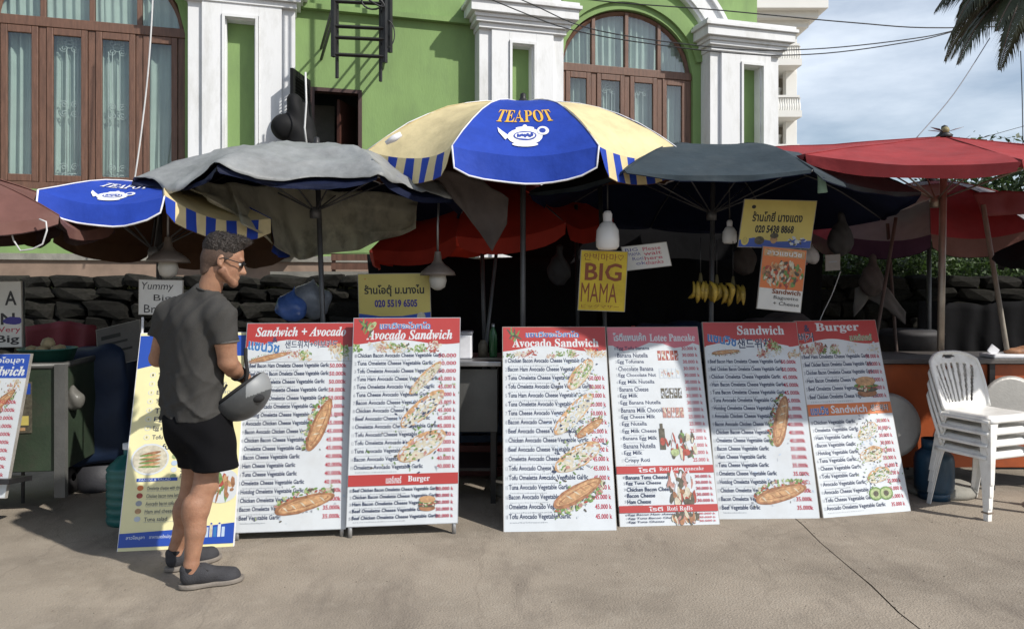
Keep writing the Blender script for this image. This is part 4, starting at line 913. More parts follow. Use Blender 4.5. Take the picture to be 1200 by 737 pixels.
A4 = ['Chicken Bacon Avocado Cheese Vegetable Garlic', 'Bacon Ham Avocado Cheese Vegetable Garlic', 'Tuna Omelette Cheese Vegetable Garlic', 'Tofu Omelette Avocado Cheese Vegetable Garlic', 'Tuna Ham Avocado Cheese Vegetable Garlic', 'Tuna Omelette Avocado Vegetable Garlic', 'Tuna Cheese Avocado Vegetable Garlic', 'Bacon Avocado Cheese Vegetable Garlic', 'Beef Avocado Cheese Vegetable Garlic', 'Chicken Avocado Cheese Vegetable Garlic', 'Beef Avocado Cheese Vegetable Garlic', 'Omelette Avocado Cheese Vegetable Garlic', 'Tofu Avocado Cheese Vegetable Garlic', 'Tofu Omelette Avocado Vegetable Garlic', 'Tuna Avocado Vegetable Garlic', 'Bacon Avocado Vegetable Garlic', 'Omelette Avocado Vegetable Garlic', 'Tofu Avocado Vegetable Garlic']
def header_wave(s, m, d=.115, a=.02, x0=0, x1=1):
    pts = [(x0, 0), (x1, 0)]+[(x1-(x1-x0)*i/16, d+a*math.sin(i/16*PI*2.2+.6)) for i in range(17)]; s.poly(pts, m)
def fade(s, m, x0, y0, x1, y1): s.rect(x0, y0, x1, y1, m)
# -- board at the very left
B = Board('menu_board', 'menu board cut off by the left edge with blue top and wich in white', 'menu board', (-52, 412), (38, 418), (3, 583), (-80, 583), .12, legs=0, z0=.22)
B.panel(m_board); s = B.sheet(); s.rect(0, 0, 1, .17, m_bl); s.txt('ลาวโอมุลา', .45, .075, .93, .02, m_board, off=.02); s.txt(bolditalic('Sandwich'), .30, .155, .97, .085, m_board, off=.02)
salad(s, .5, .98, .18, .27, 40); baguette(s, .72, .36, .4, .10, -.5)
for i in range(11): s.txt(['Chicken Cheese', 'Bacon Omelette', 'Tuna Avocado'][i % 3], .1, .35+i*.056, .6, .325+i*.056, m_ink); s.txt('50.000k', .70, .352+i*.056, .93, .325+i*.056, m_redd, off=.02)
B.finish(s)
b = MB(); b.box((0, 0, 0), (.62, .03, .22)); q = b.build('board_rest', m_blackmetal); q.parent = B.t; q.location = (.2, .1, -.05)
q['label'] = 'dark block under the board'
# -- blue and yellow board behind the man
B = Board('menu_board', 'pale yellow menu board with blue top and foot behind the man', 'menu board', (163, 395), (292, 386), (270, 640), (141, 646), .38, frame=m_trim)
B.panel(m_cream); s = B.sheet(); s.rect(0, .012, 1, .10, m_bl); s.poly([(0, .10), (1, .10), (1, .115), (.62, .115), (.25, .145), (0, .175)], m_bl); s.txt('ลาวโอมุลาแซนวิช', .25, .085, .85, .035, m_board, off=.02)
for i in range(9):
    y = .205+i*.042; s.ell(.15, y, .028, .012, m_board); s.ell(.15, y, .022, .009, m_cream); s.txt(str(i+1), .143, y+.005, .157, y-.005, m_inkb); s.txt(['Tofu Salad', 'Egg Mayo', 'Egg and Cheese', 'Tofu Vegetable'][i % 4], .20, y+.016, .20+.26+.05*(i % 3), y-.010, m_ink, off=.01); s.txt(THs[i % 4], .48, y+.012, .80+.04*(i % 3), y-.010, m_grey)
s.ell(.20, .60, .17, .072, m_board, 0, 24); s.ell(.20, .60, .155, .064, m_creamp, 0, 24)
for k in range(4): s.ell(.20, .575+k*.017, .095, .008, m_bread2 if k % 2 else m_bread, -.1, 14); s.ell(.20, .583+k*.017, .1, .005, m_lett)
for i in range(5):
    y = .56+i*.030; s.ell(.42, y, .028, .012, [m_board, m_lett2, m_sky][i % 3]); s.txt(['Sandwich with cheese', 'Fresh roll with tofu', 'Baguette and ham'][i % 3], .48, y+.010, .86, y-.010, m_ink)
s.rect(.10, .685, .46, .700, m_bl); s.txt('PANINI & SALAD', .12, .698, .40, .687, m_board)
for i in range(5):
    y = .728+i*.034; s.ell(.14, y, .028, .012, [m_orange, m_tom, m_grey, m_bread2, m_palegrey][i]); s.txt(['Omelette cheese with chicken avocado salad', 'Chicken bacon tuna lettuce tomato', 'Avocado bacon tofu cheese omelette', 'Ham and cheese omelette', 'Tuna salad'][i], .20, y+.011, [.70, .62, .66, .60, .40][i], y-.006, m_ink); s.txt(THs[i % 4], .20, y+.017, .5, y+.012, m_grey)
s.ell(.86, .73, .17, .078, m_board, 0, 24); s.blobs(.86, .735, .12, .045, [m_bread, m_bread2, m_lett, m_tom], 30, .03)
s.poly([(0, .925), (.55, .915), (1, .895), (1, .985), (0, .985)], m_bl); s.txt('ลาวโอมุลา', .06, .955, .22, .935, m_board, off=.02); s.txt('อาหารสดใหม่ทุกวัน ยินดีต้อนรับ', .26, .955, .66, .935, m_board, off=.01)
for k in range(6):
    s.rect(.71+k*.036, .90+.012*(k % 2), .737+k*.036, .955, [m_board, m_sky, m_creamp, m_cyan, m_board, m_sky][k]); s.rect(.716+k*.036, .893+.012*(k % 2), .731+k*.036, .90+.012*(k % 2), m_bl)
B.finish(s)
m_blkt = flat('black tape', (.02, .02, .022))
def pricelist(n, hi=6): return ['50.000k' if i < hi else ('45.000k' if i < hi+5 else ('40.000k' if i < hi+9 else '35.000k')) for i in range(n)]
# -- Sandwich + Avocado
B = Board('menu_board', 'menu board headed Sandwich + Avocado with two long baguettes, right of the man', 'menu board', (291, 381), (414, 377), (405, 619), (272, 624), .26, z0=.05, frame=m_alu, legs=1)
B.panel(m_board); s = B.sheet(); header_wave(s, m_redh, .105, .022)
for i in range(10): s.ell(.05+i*.03, .145, .06, .035, m_board)
s.ell(.4, .15, .35, .03, m_board); s.txt(bolditalic('Sandwich + Avocado'), .08, .066, .93, .018, m_board, off=.015); s.txt('&', .24, .095, .29, .068, m_ink, off=.03)
s.txt('แซนวิช', .02, .142, .31, .088, m_board, off=.05, rot=.08); s.txt('แซนวิช', .02, .142, .31, .088, m_cyan, off=.03, rot=.08); s.txt('샌드위치+아보카도', .36, .126, .86, .086, m_board, off=.05); s.txt('샌드위치+아보카도', .36, .126, .86, .086, m_ink, off=.015)
baguette(s, .23, .165, .40, .035, -.12, -1); salad(s, .45, .75, .135, .185, 40); salad(s, .7, .98, .11, .185, 60)
s.rect(0, .192, 1, .1935, m_grey); menu_lines(s, SI, .20, .965, prices=pricelist(19), xw=.74); s.rect(.80, .2, .96, .4, m_board) if False else None
baguette(s, .74, .52, .40, .17, 1.25, 1) if False else None
def vb(s, cx, cy, ln, wd, ang, g=1):      # draws in true proportions on the tall panel
    f0 = s.fn; ar = B.w/B.h
    class V: pass
    v = Sheet(lambda x, y, l_: f0(x, y*ar, l_)); v.parts = s.parts; v.z = s.z; v.st = 2.5e-6; baguette(v, cx, cy/ar, ln*.84, wd*.84, ang, g); s.z = v.z
vb(s, .70, .50, .62, .21, -1.2, -1); vb(s, .62, .865, .66, .21, -.25, -1); B.finish(s)
# -- Avocado Sandwich (left)
B = Board('menu_board', 'tallest menu board, Avocado Sandwich above a red Burger band', 'menu board', (416, 375), (538, 371), (537, 612), (405, 617), .22, z0=.07, frame=m_alu, legs=1)
B.panel(m_board); s = B.sheet(); header_wave(s, m_redh, .12, .012)
s.txt('แซนวิชอะโวคาโด', .24, .055, .72, .018, m_board, off=.06); s.txt('แซนวิชอะโวคาโด', .24, .055, .72, .018, m_cyan, off=.02); s.txt(bolditalic('Avocado Sandwich'), .12, .108, .93, .058, m_board, off=.015)
for k in range(9): s.ell(.08+.010*k, .025+.005*k, .04, .008, m_lett if k % 2 else m_olive, .5+k, 8, .3)
s.ell(.17, .04, .045, .016, m_lett2, -.4); s.ell(.17, .04, .018, .008, m_bread); salad(s, .02, .98, .12, .168, 150)
menu_lines(s, AI, .175, .755, prices=[['50.000', '50.000', '50.000'][i] if i < 3 else ('45.000 k' if i < 11 else '40.000 k') for i in range(15)], xw=.80, px0=.80, px1=.97)
def vr(s, cx, cy, ln, wd, ang, fill=None):
    f0 = s.fn; ar = B.w/B.h; v = Sheet(lambda x, y, l_: f0(x, y*ar, l_)); v.parts = s.parts; v.z = s.z; v.st = 2.5e-6; openroll(v, cx, cy/ar, ln*.8, wd*.8, ang, fill); s.z = v.z
vr(s, .68, .30, .52, .12, -.8); vr(s, .66, .45, .64, .20, -.7, [m_ink, m_palegrey, m_board, m_ham, m_grey]); vr(s, .66, .63, .62, .25, -.5, [m_creamp, m_olive, m_ham, m_bread, m_palegrey])
s.rect(0, .762, 1, .815, m_redh); s.txt('เบอร์เกอร์', .34, .806, .48, .772, m_board, off=.02); s.txt(bolds('Burger'), .54, .806, .74, .772, m_board, off=.01)
menu_lines(s, BI, .825, .985, xw=.78, px0=.80, px1=.96, price='50.000 k'); f0 = s.fn; ar = B.w/B.h; v = Sheet(lambda x, y, l_: f0(x, y*ar, l_)); v.parts = s.parts; v.z = s.z; v.st = 2.5e-6; burger(v, .72, .905/ar, .075); s.z = v.z; B.finish(s)
# -- Avocado Sandwich (right of the gap)
B = Board('menu_board', 'Avocado Sandwich menu board without feet, first right of the dark gap', 'menu board', (589, 384), (709, 383), (722, 621), (591, 623), .48, frame=m_ply)
B.panel(m_board); s = B.sheet(); header_wave(s, m_redh, .115, .015); s.txt('แซนวิชอะโวคาโด', .22, .055, .74, .02, m_board, off=.06); s.txt('แซนวิชอะโวคาโด', .22, .055, .74, .02, m_cyan, off=.02); s.txt(bolds('Avocado Sandwich'), .09, .107, .93, .062, m_board, off=.012)
for k in range(7): s.ell(.07+.012*k, .03+.004*k, .04, .008, m_lett if k % 2 else m_olive, .5+k, 8, .3)
salad(s, .02, .98, .12, .16, 120); menu_lines(s, A4, .165, .965, xw=.80, px0=.82, px1=.97, prices=['', '']+['50.000 k' if i < 8 else '45.000 k' for i in range(16)])
vr(s, .74, .25, .46, .18, -.9, [m_lett, m_lett2, m_ham, m_creamp]); vr(s, .66, .45, .66, .20, -.8, [m_ink, m_palegrey, m_board, m_grey]); vb(s, .80, .515, .36, .12, -.6, -1); vr(s, .68, .66, .60, .23, -.5, [m_creamp, m_olive, m_ham, m_palegrey]); vb(s, .68, .84, .60, .22, -.5, 1); B.finish(s)
# -- Lotee Pancake
B = Board('menu_board', 'Lotee Pancake menu board with two red bands and small food pictures', 'menu board', (711, 383), (817, 384), (843, 614), (727, 617), .48, frame=m_ply)
B.panel(m_board); s = B.sheet(); s.poly([(0, 0), (1, 0), (1, .10), (.93, .088), (.86, .105), (.72, .115), (.6, .09), (.45, .085), (.3, .115), (.15, .13), (.05, .10), (0, .10)], m_pinkh); s.txt('โรตีแพนเค้ก', .06, .075, .42, .03, m_grey, off=.05); s.txt('โรตีแพนเค้ก', .06, .075, .42, .03, m_board, off=.015); s.txt(bolds('Lotee Pancake'), .46, .078, .96, .038, m_board, off=.012)
LP = ['Egg Tofu banana', 'Banana Nutella', 'Egg Tofunana', 'Chocolate Banana', 'Egg Chocolate Nut', 'Egg Milk Nutella', 'Banana Cheese', 'Egg Milk', 'Egg Banana Nutella', 'Banana Milk Chocolate', 'Egg Cheese Milk', 'Egg Nutella', 'Egg Milk Cheese', 'Banana Egg Milk', 'Banana Nutella', 'Egg Milk', 'Crispy Roti']
menu_lines(s, LP, .105, .715, x0=.09, xw=1.0, prices=['30.000 k' if i < 9 else '25.000 k' for i in range(17)], px0=.80, px1=.97)
for k, y in enumerate((.155, .25, .355, .455)):
    for j in range(5): s.rect(.53+j*.046, y-.026, .568+j*.046, y+.026, [m_tom, m_palegrey, m_olive, m_ham][k]); s.blobs(.55+j*.046, y, .015, .02, [m_board, m_ham, m_creamp] if k != 2 else [m_board, m_grey], 6, .012)
s.rect(.47, .535, .53, .64, m_olive); s.rect(.485, .51, .515, .535, m_olive); s.ell(.5, .60, .026, .02, m_tom); s.blobs(.70, .62, .17, .05, [m_lett, m_tom, m_board, m_olive, m_creamp], 45, .03); s.ell(.62, .655, .045, .018, m_lett2); s.ell(.74, .655, .04, .016, m_tom)
s.rect(0, .718, 1, .755, m_redh); s.txt('โรตี', .22, .748, .40, .725, m_board, off=.02); s.txt(bolds('Roti Lotee pancake'), .44, .748, .90, .725, m_board)
menu_lines(s, ['Banana Tuna Cheese', 'Egg Tuna Cheese', 'Chicken Bacon Cheese', 'Bacon Cheese', 'Ham Cheese'], .762, .905, x0=.09, xw=1.0, price='30.000 k', px0=.80, px1=.97); s.blobs(.64, .80, .12, .045, [m_olive, m_board, m_palegrey, m_ham], 40, .035); s.blobs(.66, .87, .12, .03, [m_tom, m_olive, m_creamp, m_bread], 30, .03)
s.rect(0, .905, 1, .938, m_redh); s.txt('โรตี', .30, .932, .44, .911, m_board, off=.02); s.txt(bolds('Roti Rolls'), .48, .932, .74, .911, m_board)
menu_lines(s, ['Egg Bacon Ham cheese', 'Egg Tuna Bacon Cheese', 'Egg Tuna Cheese'], .942, .992, x0=.09, xw=1.0, price='30.000 k', px0=.80, px1=.97, sub=False); s.blobs(.66, .965, .13, .022, [m_olive, m_ham, m_creamp, m_bread], 40, .025); B.finish(s)
# -- Sandwich with Korean line
B = Board('menu_board', 'Sandwich menu board with green tinted Korean line and two baguettes', 'menu board', (821, 379), (935, 377), (958, 607), (844, 608), .42, frame=m_ply)
B.panel(m_board); s = B.sheet(); header_wave(s, m_redh, .115, .02); s.ell(.45, .145, .48, .04, m_board); s.txt(bolds('Sandwich'), .36, .068, .86, .018, m_board, off=.012); s.txt('แซนวิช', .04, .118, .34, .068, m_board, off=.05, rot=.1); s.txt('แซนวิช', .04, .118, .34, .068, m_cyan, off=.03, rot=.1); s.txt('샌드위치', .35, .142, .70, .088, m_board, off=.06); s.txt('샌드위치', .35, .142, .70, .088, m_ink, off=.02)
vb(s, .22, .165, .36, .07, -.1, 1); salad(s, .5, .98, .145, .19, 70); salad(s, .70, .98, .09, .15, 50); menu_lines(s, SI, .20, .975, prices=pricelist(19, 2), xw=.76); vb(s, .70, .52, .64, .21, -1.3, -1); vb(s, .64, .87, .64, .22, -.25, -1); B.finish(s)
# -- Burger / Sandwich
B = Board('menu_board', 'rightmost menu board, Burger on top and Sandwich band halfway down', 'menu board', (936, 377), (1020, 375), (1071, 598), (961, 607), .46, frame=m_ply)
B.panel(m_board); s = B.sheet(); header_wave(s, m_redh, .115, .015); s.txt('&', .10, .06, .17, .02, m_ink, off=.03); s.txt(bolds('Burger'), .24, .07, .78, .012, m_board, off=.012); s.txt('버거', .02, .115, .20, .065, m_board, off=.05); s.txt('버거', .02, .115, .20, .065, m_ink, off=.02); s.txt('เบอร์เกอร์', .64, .115, .92, .075, m_board, off=.05); s.txt('เบอร์เกอร์', .64, .115, .92, .075, m_lett, off=.02)
salad(s, .02, .95, .115, .178, 130); menu_lines(s, ['Beef Ham Omelette Cheese Vegetable Garlic']+BI[:5], .185, .44, xw=.82, px0=.80, px1=.97, price='55.000 k'); f0 = s.fn; ar = B.w/B.h; v = Sheet(lambda x, y, l_: f0(x, y*ar, l_)); v.parts = s.parts; v.z = s.z; v.st = 2.5e-6; burger(v, .74, .365/ar, .12); s.z = v.z
s.rect(0, .447, 1, .507, m_orange); s.txt('แซนวิช', .03, .502, .24, .458, m_board, off=.05); s.txt('แซนวิช', .03, .502, .24, .458, m_cyan, off=.03); s.txt('Sandwich', .27, .497, .70, .456, m_board, off=.02); s.txt('샌드위치', .74, .495, .96, .458, m_board, off=.05); s.txt('샌드위치', .74, .495, .96, .458, m_inkb, off=.01)
SB = ['Chicken Vegetable Garlic', 'Omelette Vegetable Garlic', 'Ham Vegetable Garlic', 'Bacon Vegetable Garlic', 'Hotdog Vegetable Garlic', 'Tuna Vegetable Garlic', 'Cheese Vegetable Garlic', 'Tofu Vegetable Garlic', 'Avocado Vegetable Garlic', 'Avocado Cheese Vegetable Garlic', 'Tofu Cheese Vegetable Garlic', 'Avocado Omelette Vegetable Garlic']
menu_lines(s, SB, .53, .985, xw=.86, prices=['30.000 k']*4+['35.000 k']*8)
vr(s, .66, .595, .34, .18, -.55, [m_palegrey, m_olive, m_creamp, m_grey]); vr(s, .66, .71, .36, .18, -.25, [m_creamp, m_olive, m_bread]); vr(s, .70, .815, .36, .17, -.3, [m_palegrey, m_lett, m_olive]); 
for dx in (-.05, .07): s.ell(.68+dx, .905, .08, .033, m_lett); s.ell(.68+dx, .905, .065, .025, m_lett2); s.ell(.68+dx, .905, .032, .014, m_olive)
B.finish(s)

# ------------------------------------------------------------------ hanging signs
def hsign(name, label, cat, tl, tr, br, bl, Y, m, fn, frame=m_ply, group=None):
    b = Board(name, label, cat, tl, tr, br, bl, 0, vert=Y, frame=frame, group=group, thick=.012); b.panel(m); s_ = b.sheet(); fn(s_); b.finish(s_, 'lettering'); return b
m_hand = flat('marker ink', (.03, .03, .035), .6); m_yelsign = mat('mustard card', (.55, .40, .03), rough=.7, var=.25, scale=6, bump=.1); m_brownink = flat('brown paint lettering', (.20, .05, .015), .6); m_whitecard = mat('white card', (.62, .62, .60), rough=.6, var=.12, scale=5, bump=.1, dirt=(.45, .44, .4)); m_yelban = mat('yellow banner vinyl', (.60, .50, .14), rough=.45, var=.12, scale=3, bump=.1, dirt=(.4, .32, .1)); m_purp = flat('purple ink', (.04, .03, .25)); m_card = mat('grey cardboard', (.13, .125, .12), rough=.8, var=.2); m_pinkink = flat('pink marker', (.45, .06, .10))
def f1(s): s.txt('A', .62, .36, .90, .14, m_hand, off=.02); s.txt('N', .52, .66, .85, .48, m_hand, off=.02); s.ell(.80, .60, .25, .06, m_purp, 0, 14, .1); s.txt('Very', .45, .80, .98, .69, m_pinkink, off=.01); s.txt('Big', .40, .97, .95, .82, m_hand, off=.02)
hsign('hand_lettered_sign', 'white hand-lettered sign at the left edge ending in Very Big', 'sign', (-25, 331), (24, 330), (26, 406), (-25, 407), 4.9, m_whitecard, f1)
def f2(s): s.txt('Yummy', .06, .34, .80, .06, m_hand, shear=.2); s.txt('Big', .34, .66, .74, .42, m_hand); s.txt('Bread', .12, .96, .80, .72, m_hand)
b_ = hsign('hand_lettered_sign', 'white hand-lettered Yummy Big Bread sign just left of the man', 'sign', (163, 328), (214, 329), (213, 369), (163, 368), 4.8, m_whitecard, f2)
q = MB().tube([(.02, -.02, -.01), (.01, -.75, -.02)], .008, 6).build('sign_post', m_trim, b_.t)
def f3(s): s.txt('COFFEE', .12, .45, .8, .15, m_hand, rot=.0); s.txt('Fresh Juice', .2, .85, .9, .6, m_hand)
hsign('cardboard_sheet', 'dim grey cardboard sheet tilted in the shade behind the yellow board', 'cardboard', (113, 390), (163, 372), (166, 420), (117, 432), 5.5, m_card, lambda s: (s.rect(.1, .2, .55, .3, m_inkb), s.rect(.15, .4, .7, .46, m_inkb), s.rect(.2, .62, .8, .68, m_inkb)))
def f4(s):
    s.poly([(0, .80), (.3, .86), (.6, .86), (1, .78), (1, 1), (0, 1)], m_bl); s.txt('ร้านโอตุ้ ม.นางไน', .08, .46, .92, .22, m_inkb, off=.03); s.txt('020 5519 6505', .22, .68, .82, .52, m_purp, off=.04)
    s.ell(.87, .88, .06, .10, m_creamp); s.rect(.82, .9, .92, .98, m_orange); s.txt('v', .08, .12, .11, .08, m_orange)
hsign('banner', 'yellow banner with Lao script and 020 5519 6505 behind the Avocado board', 'banner', (420, 322), (503, 320), (505, 378), (421, 379), 5.3, m_yelban, f4)
def f5(s):
    s.txt('안빅마마♡', .06, .16, .92, .04, m_brownink); s.txt('BIG', .10, .50, .90, .20, m_brownink, off=.02); s.txt('MAMA', .04, .86, .82, .54, m_brownink); s.txt('ビッグマザー', .06, .96, .88, .90, m_brownink)
b_ = hsign('hand_lettered_sign', 'yellow hand-painted BIG MAMA sign on the black pole', 'sign', (682, 295), (735, 294), (732, 365), (677, 363), 5.15, m_yelsign, f5)
def f6(s):
    s.rect(0, 0, 1, 1, m_whitecard)
    for i in range(4): s.txt(['BIG', 'MAMA', 'Roti', 'ok'][i], .06+.06*i, .22+.2*i, .34+.04*i, .08+.2*i, m_purp); s.txt(['Please', 'wait', 'here', 'thanks'][i], .45, .26+.2*i, .85, .10+.2*i, m_pinkink, off=.01)
hsign('note_sheet', 'white note with scribbled pink writing right of the BIG MAMA sign', 'note', (729, 291), (780, 283), (787, 311), (734, 317), 5.3, m_whitecard, f6)
def f7(s):
    s.poly([(0, .86), (.2, .80), (.5, .88), (1, .84), (1, 1), (0, 1)], m_bl); s.ell(.14, .15, .03, .04, m_inkb); s.txt('ร้านโกยี่ นางแดง', .14, .46, .84, .24, m_inkb, off=.03); s.txt('020 5438 8868', .20, .70, .74, .53, m_inkb, off=.04); s.ell(.08, .86, .055, .11, m_yelban); s.txt('☺', .05, .92, .11, .80, m_inkb)
    s.ell(.48, .82, .05, .10, m_bread2); s.ell(.48, .75, .06, .06, m_olive); s.ell(.28, .86, .07, .09, m_olive); s.blobs(.80, .87, .12, .09, [m_palegrey, m_olive, m_board, m_bl], 30, .04)
hsign('banner', 'yellow banner with Lao script and blue foot hanging from the slate umbrella', 'banner', (872, 235), (958, 235), (948, 291), (866, 289), 5.2, m_yelban, f7)
def f8(s):
    s.rect(0, 0, 1, .66, m_orange); s.rect(.03, .02, .97, .14, m_bread2); s.txt('ลาวแซนวิช', .1, .12, .9, .04, m_board, off=.02); s.blobs(.5, .42, .46, .20, [m_bread, m_bread2, m_lett, m_tom, m_olive, m_creamp], 130, .06); s.txt('Sandwich', .3, .74, .96, .66, m_brownink, off=.02); s.rect(0, .70, .28, .98, m_whitecard); s.txt('Baguette', .35, .84, .92, .77, m_hand); s.txt('+ Cheese', .35, .92, .95, .86, m_hand)
hsign('food_poster', 'orange food poster with white lower part hanging under the Lao banner', 'poster', (895, 290), (945, 293), (938, 366), (887, 361), 5.1, m_whitecard, f8)
# thumb-tack scrap: small pale card clipped near the poster
hsign('card', 'small pale grey card hanging among bags right of the food poster', 'card', (968, 300), (984, 298), (984, 316), (968, 317), 5.8, mat('pale card', (.3, .28, .27)), lambda s: s.rect(.2, .4, .8, .5, m_grey))

# ------------------------------------------------------------------ bananas
m_ban = mat('yellow banana skin', (.42, .29, .04), rough=.5, var=.3, scale=20, bump=.05, dirt=(.10, .06, .02), dscale=22, damt=.9, rnd=.25); m_stem = mat('banana stem', (.10, .08, .03), rough=.8)
def banana_mesh():
    pts = []; rs = []
    for i in range(9): t = i/8; pts.append(Vector((.055*math.sin(t*PI)*1.0, 0, -.15*t))); rs.append([.006, .011, .016, .018, .0185, .018, .016, .011, .004][i])
    return MB().tube(pts, rs, 7).mesh('banana', m_ban)
bme = banana_mesh()
for gi, (px, py, n_, lab) in enumerate(((822, 328, 6, 'leftmost of three banana hands hanging in the stall'), (841, 330, 6, 'middle of three banana hands hanging in the stall'), (860, 332, 6, 'rightmost of three banana hands hanging in the stall'))):
    t = thing('banana_hand', lab, 'bananas', tuple(P(px-1, py, 5.35)), 0, 'bananas hanging over the pancake board')
    MB().tube([(0, 0, .05), (0, 0, 0), (0, 0, -.02)], [.008, .016, .018], 7).build('stem', m_stem, t)
    for k in range(n_):
        fx = (k-(n_-1)/2)/n_; o = link('banana', bme, t, loc=(fx*.13, -.01-.03*(k % 2), -.012)); o.rotation_euler = (random.uniform(-.15, .05), -fx*1.0+random.uniform(-.06, .06), -PI/2+random.uniform(-.5, .5)); o.scale = (random.uniform(.5, 1.1), 1, random.uniform(.8, 1.1))
    MB().tube([(0, 0, .04), (0, 0, .3)], .003, 5).build('string', m_wire, t)

# ------------------------------------------------------------------ stalls and clutter
m_gcart = mat('dark green painted cart', (.030, .048, .028), rough=.6, var=.3, scale=4, bump=.15, dirt=(.05, .045, .035), dscale=3, damt=.7); m_gsheet = mat('grey sheet metal', (.12, .12, .115), rough=.5, metal=.4, var=.25, scale=3, bump=.1, dirt=(.07, .065, .06))
# green cart, left
gc = thing('food_cart', 'dark green cart with a rolled metal rim at the left edge', 'cart', (0, 0, 0))
a0, a1 = Vector((-3.9, 4.75, 0)), Vector((-2.93, 4.90, 0)); dd = (a1-a0).normalized(); nn = Vector((-dd.y, dd.x, 0))
b = MB(); h0, h1 = .30, .98
pr = [a0, a1, a1+nn*.75, a0+nn*.75]
for i in range(4):
    p, q = pr[i], pr[(i+1) % 4]; b.add([p+Vector((0, 0, h0+.0)), q+Vector((0, 0, h0)), q+Vector((0, 0, h1)), p+Vector((0, 0, h1))], [(0, 1, 2, 3)])
b.add([p+Vector((0, 0, h0)) for p in pr], [(3, 2, 1, 0)]); b.build('cart_body', m_gcart, gc, solid=.01)
MB().add([p+Vector((0, 0, h1-.03)) for p in pr], [(0, 1, 2, 3)]) or None
b = MB(); b.add([p+Vector((0, 0, h1-.03)) for p in pr], [(0, 1, 2, 3)]); b.build('tray', m_gsheet, gc)
MB().tube([p+Vector((0, 0, h1)) for p in pr], .022, 8, closed=True).build('rolled_rim', m_gsheet, gc)
for p in (a1+Vector((.0, -.02, 0)), a0, a1+nn*.75): MB().box((p.x, p.y, .56), (.07, .035, .86)).build('leg', mat('grey angle post', (.11, .11, .105), rough=.5), gc)
lb = MB(); lx = a1-dd*.20
def CL(x, z, l_=.012): return a1-dd*(.38-x)+Vector((0, 0, z))-nn*l_
for (x0, x1, z0, z1, m_) in ((0, .20, .55, .88, m_olive), (.01, .19, .80, .87, m_bl), (.05, .15, .70, .76, m_bread), (.03, .18, .60, .66, m_yelban), (.03, .16, .565, .585, m_bread2)):
    e = .012+.0005*len(lb.f); lb.add([CL(x0, z0, e), CL(x1, z0, e), CL(x1, z1, e), CL(x0, z1, e)], [(0, 1, 2, 3)], m_)
lb.build('sticker', None, gc)
wh = MB().lathe([(.03, -.03), (.11, -.03), (.13, 0), (.11, .03), (.03, .03)], 20, M=Matrix.Rotation(PI/2, 3, 'Y')).mesh('wheel', m_blackmetal)
for q in (a0+Vector((.2, .3, .13)), a1+Vector((-.25, .5, .13))): link('wheel', wh, gc, loc=q)
bs = thing('basin', 'teal plastic basin of pale fruit on the green cart', 'basin', (-3.12, 5.05, .955)); MB().lathe([(0, .005), (.13, 0), (.17, .12), (.18, .125), (.175, .13), (.14, .02), (0, .02)], 26).build('bowl', mat('teal plastic', (.03, .14, .12), rough=.4), bs)
m_fruit = mat('pale fruit skin', (.42, .34, .2), rough=.6, var=.3, scale=20)
for k, (dx, dy) in enumerate(((-.08, -.05), (0, -.07), (.08, -.04), (-.04, .05), (.05, .05), (0, 0))):
    o = MB().lathe([(0, -.045), (.03, -.035), (.045, 0), (.03, .035), (0, .045)], 10).build('fruit', m_fruit, loc=(-3.12+dx, 5.05+dy, 1.06+(.05 if k == 5 else 0))); tag(o, ['round pale fruit at the left of the teal basin', 'round pale fruit at the front of the teal basin', 'round pale fruit at the right of the teal basin', 'round pale fruit at the back left of the basin', 'round pale fruit at the back right of the basin', 'topmost pale fruit on the heap in the basin'][k], 'fruit', 'pale fruit heaped in the teal basin')
def softbox(name, label, cat, c, d, m, rz=0, amp=.02, vox=.03):
    t = MB(); n_ = 10
    def face(f): t.grid(f, n_, n_, m)
    bm = bmesh.new(); bmesh.ops.create_cube(bm, size=1); bmesh.ops.subdivide_edges(bm, edges=bm.edges, cuts=9, use_grid_fill=True)
    for v in bm.verts:
        q = v.co.copy(); l4 = (abs(q.x*2)**6+abs(q.y*2)**6+abs(q.z*2)**6)**(1/6); q = q/l4 if l4 > 0 else q; q = Vector((q.x*d[0], q.y*d[1], q.z*d[2])); q += Vector((nz3((q.x*5, q.y*5, q.z*4+c[0]*3)), nz3((q.y*5, q.z*5, c[0])), nz3((q.z*6, q.x*6, c[1]))))*amp; v.co = q
    me = bpy.data.meshes.new(name); bm.to_mesh(me); bm.free(); me.materials.append(m); me.polygons.foreach_set('use_smooth', [True]*len(me.polygons))
    o = link(name, me, loc=c); o.rotation_euler = (0, 0, rz); return tag(o, label, cat)
m_rcloth = mat('dark red cloth', (.16, .012, .02), rough=.7, var=.3, scale=3, bump=.5, bscale=8); m_bcloth = mat('dark blue tarp', (.008, .022, .06), rough=.6, var=.3, scale=3, bump=.6, bscale=7); m_gcloth = mat('dark grey tarp', (.035, .033, .035), rough=.7, var=.3, scale=3, bump=.6, bscale=8)
drape('cloth', 'dark red cloth hanging in the shade behind the green cart', 'cloth', [P(30, 382, 5.7), P(80, 376, 5.7), P(112, 382, 5.7)], [P(34, 470, 5.7), P(75, 480, 5.7), P(108, 475, 5.7)], m_rcloth, 30, 12, 0, .04, 5, 4)
c = P(118, 450, 5.6); softbox('barrel_cover', 'barrel wrapped in dark blue tarp between green cart and yellow board', 'covered barrel', (c.x, c.y, .62), (.46, .42, .86), m_bcloth, .3, .05)
MB() 
b = MB().lathe([(0, .001), (.17, 0), (.18, .03), (.18, .19), (.0, .2)], 18, c=(c.x, c.y, 0)).build('bucket', mat('dark bucket', (.03, .03, .035)), None); tag(b, 'dark upturned bucket under the blue wrapped barrel', 'bucket')
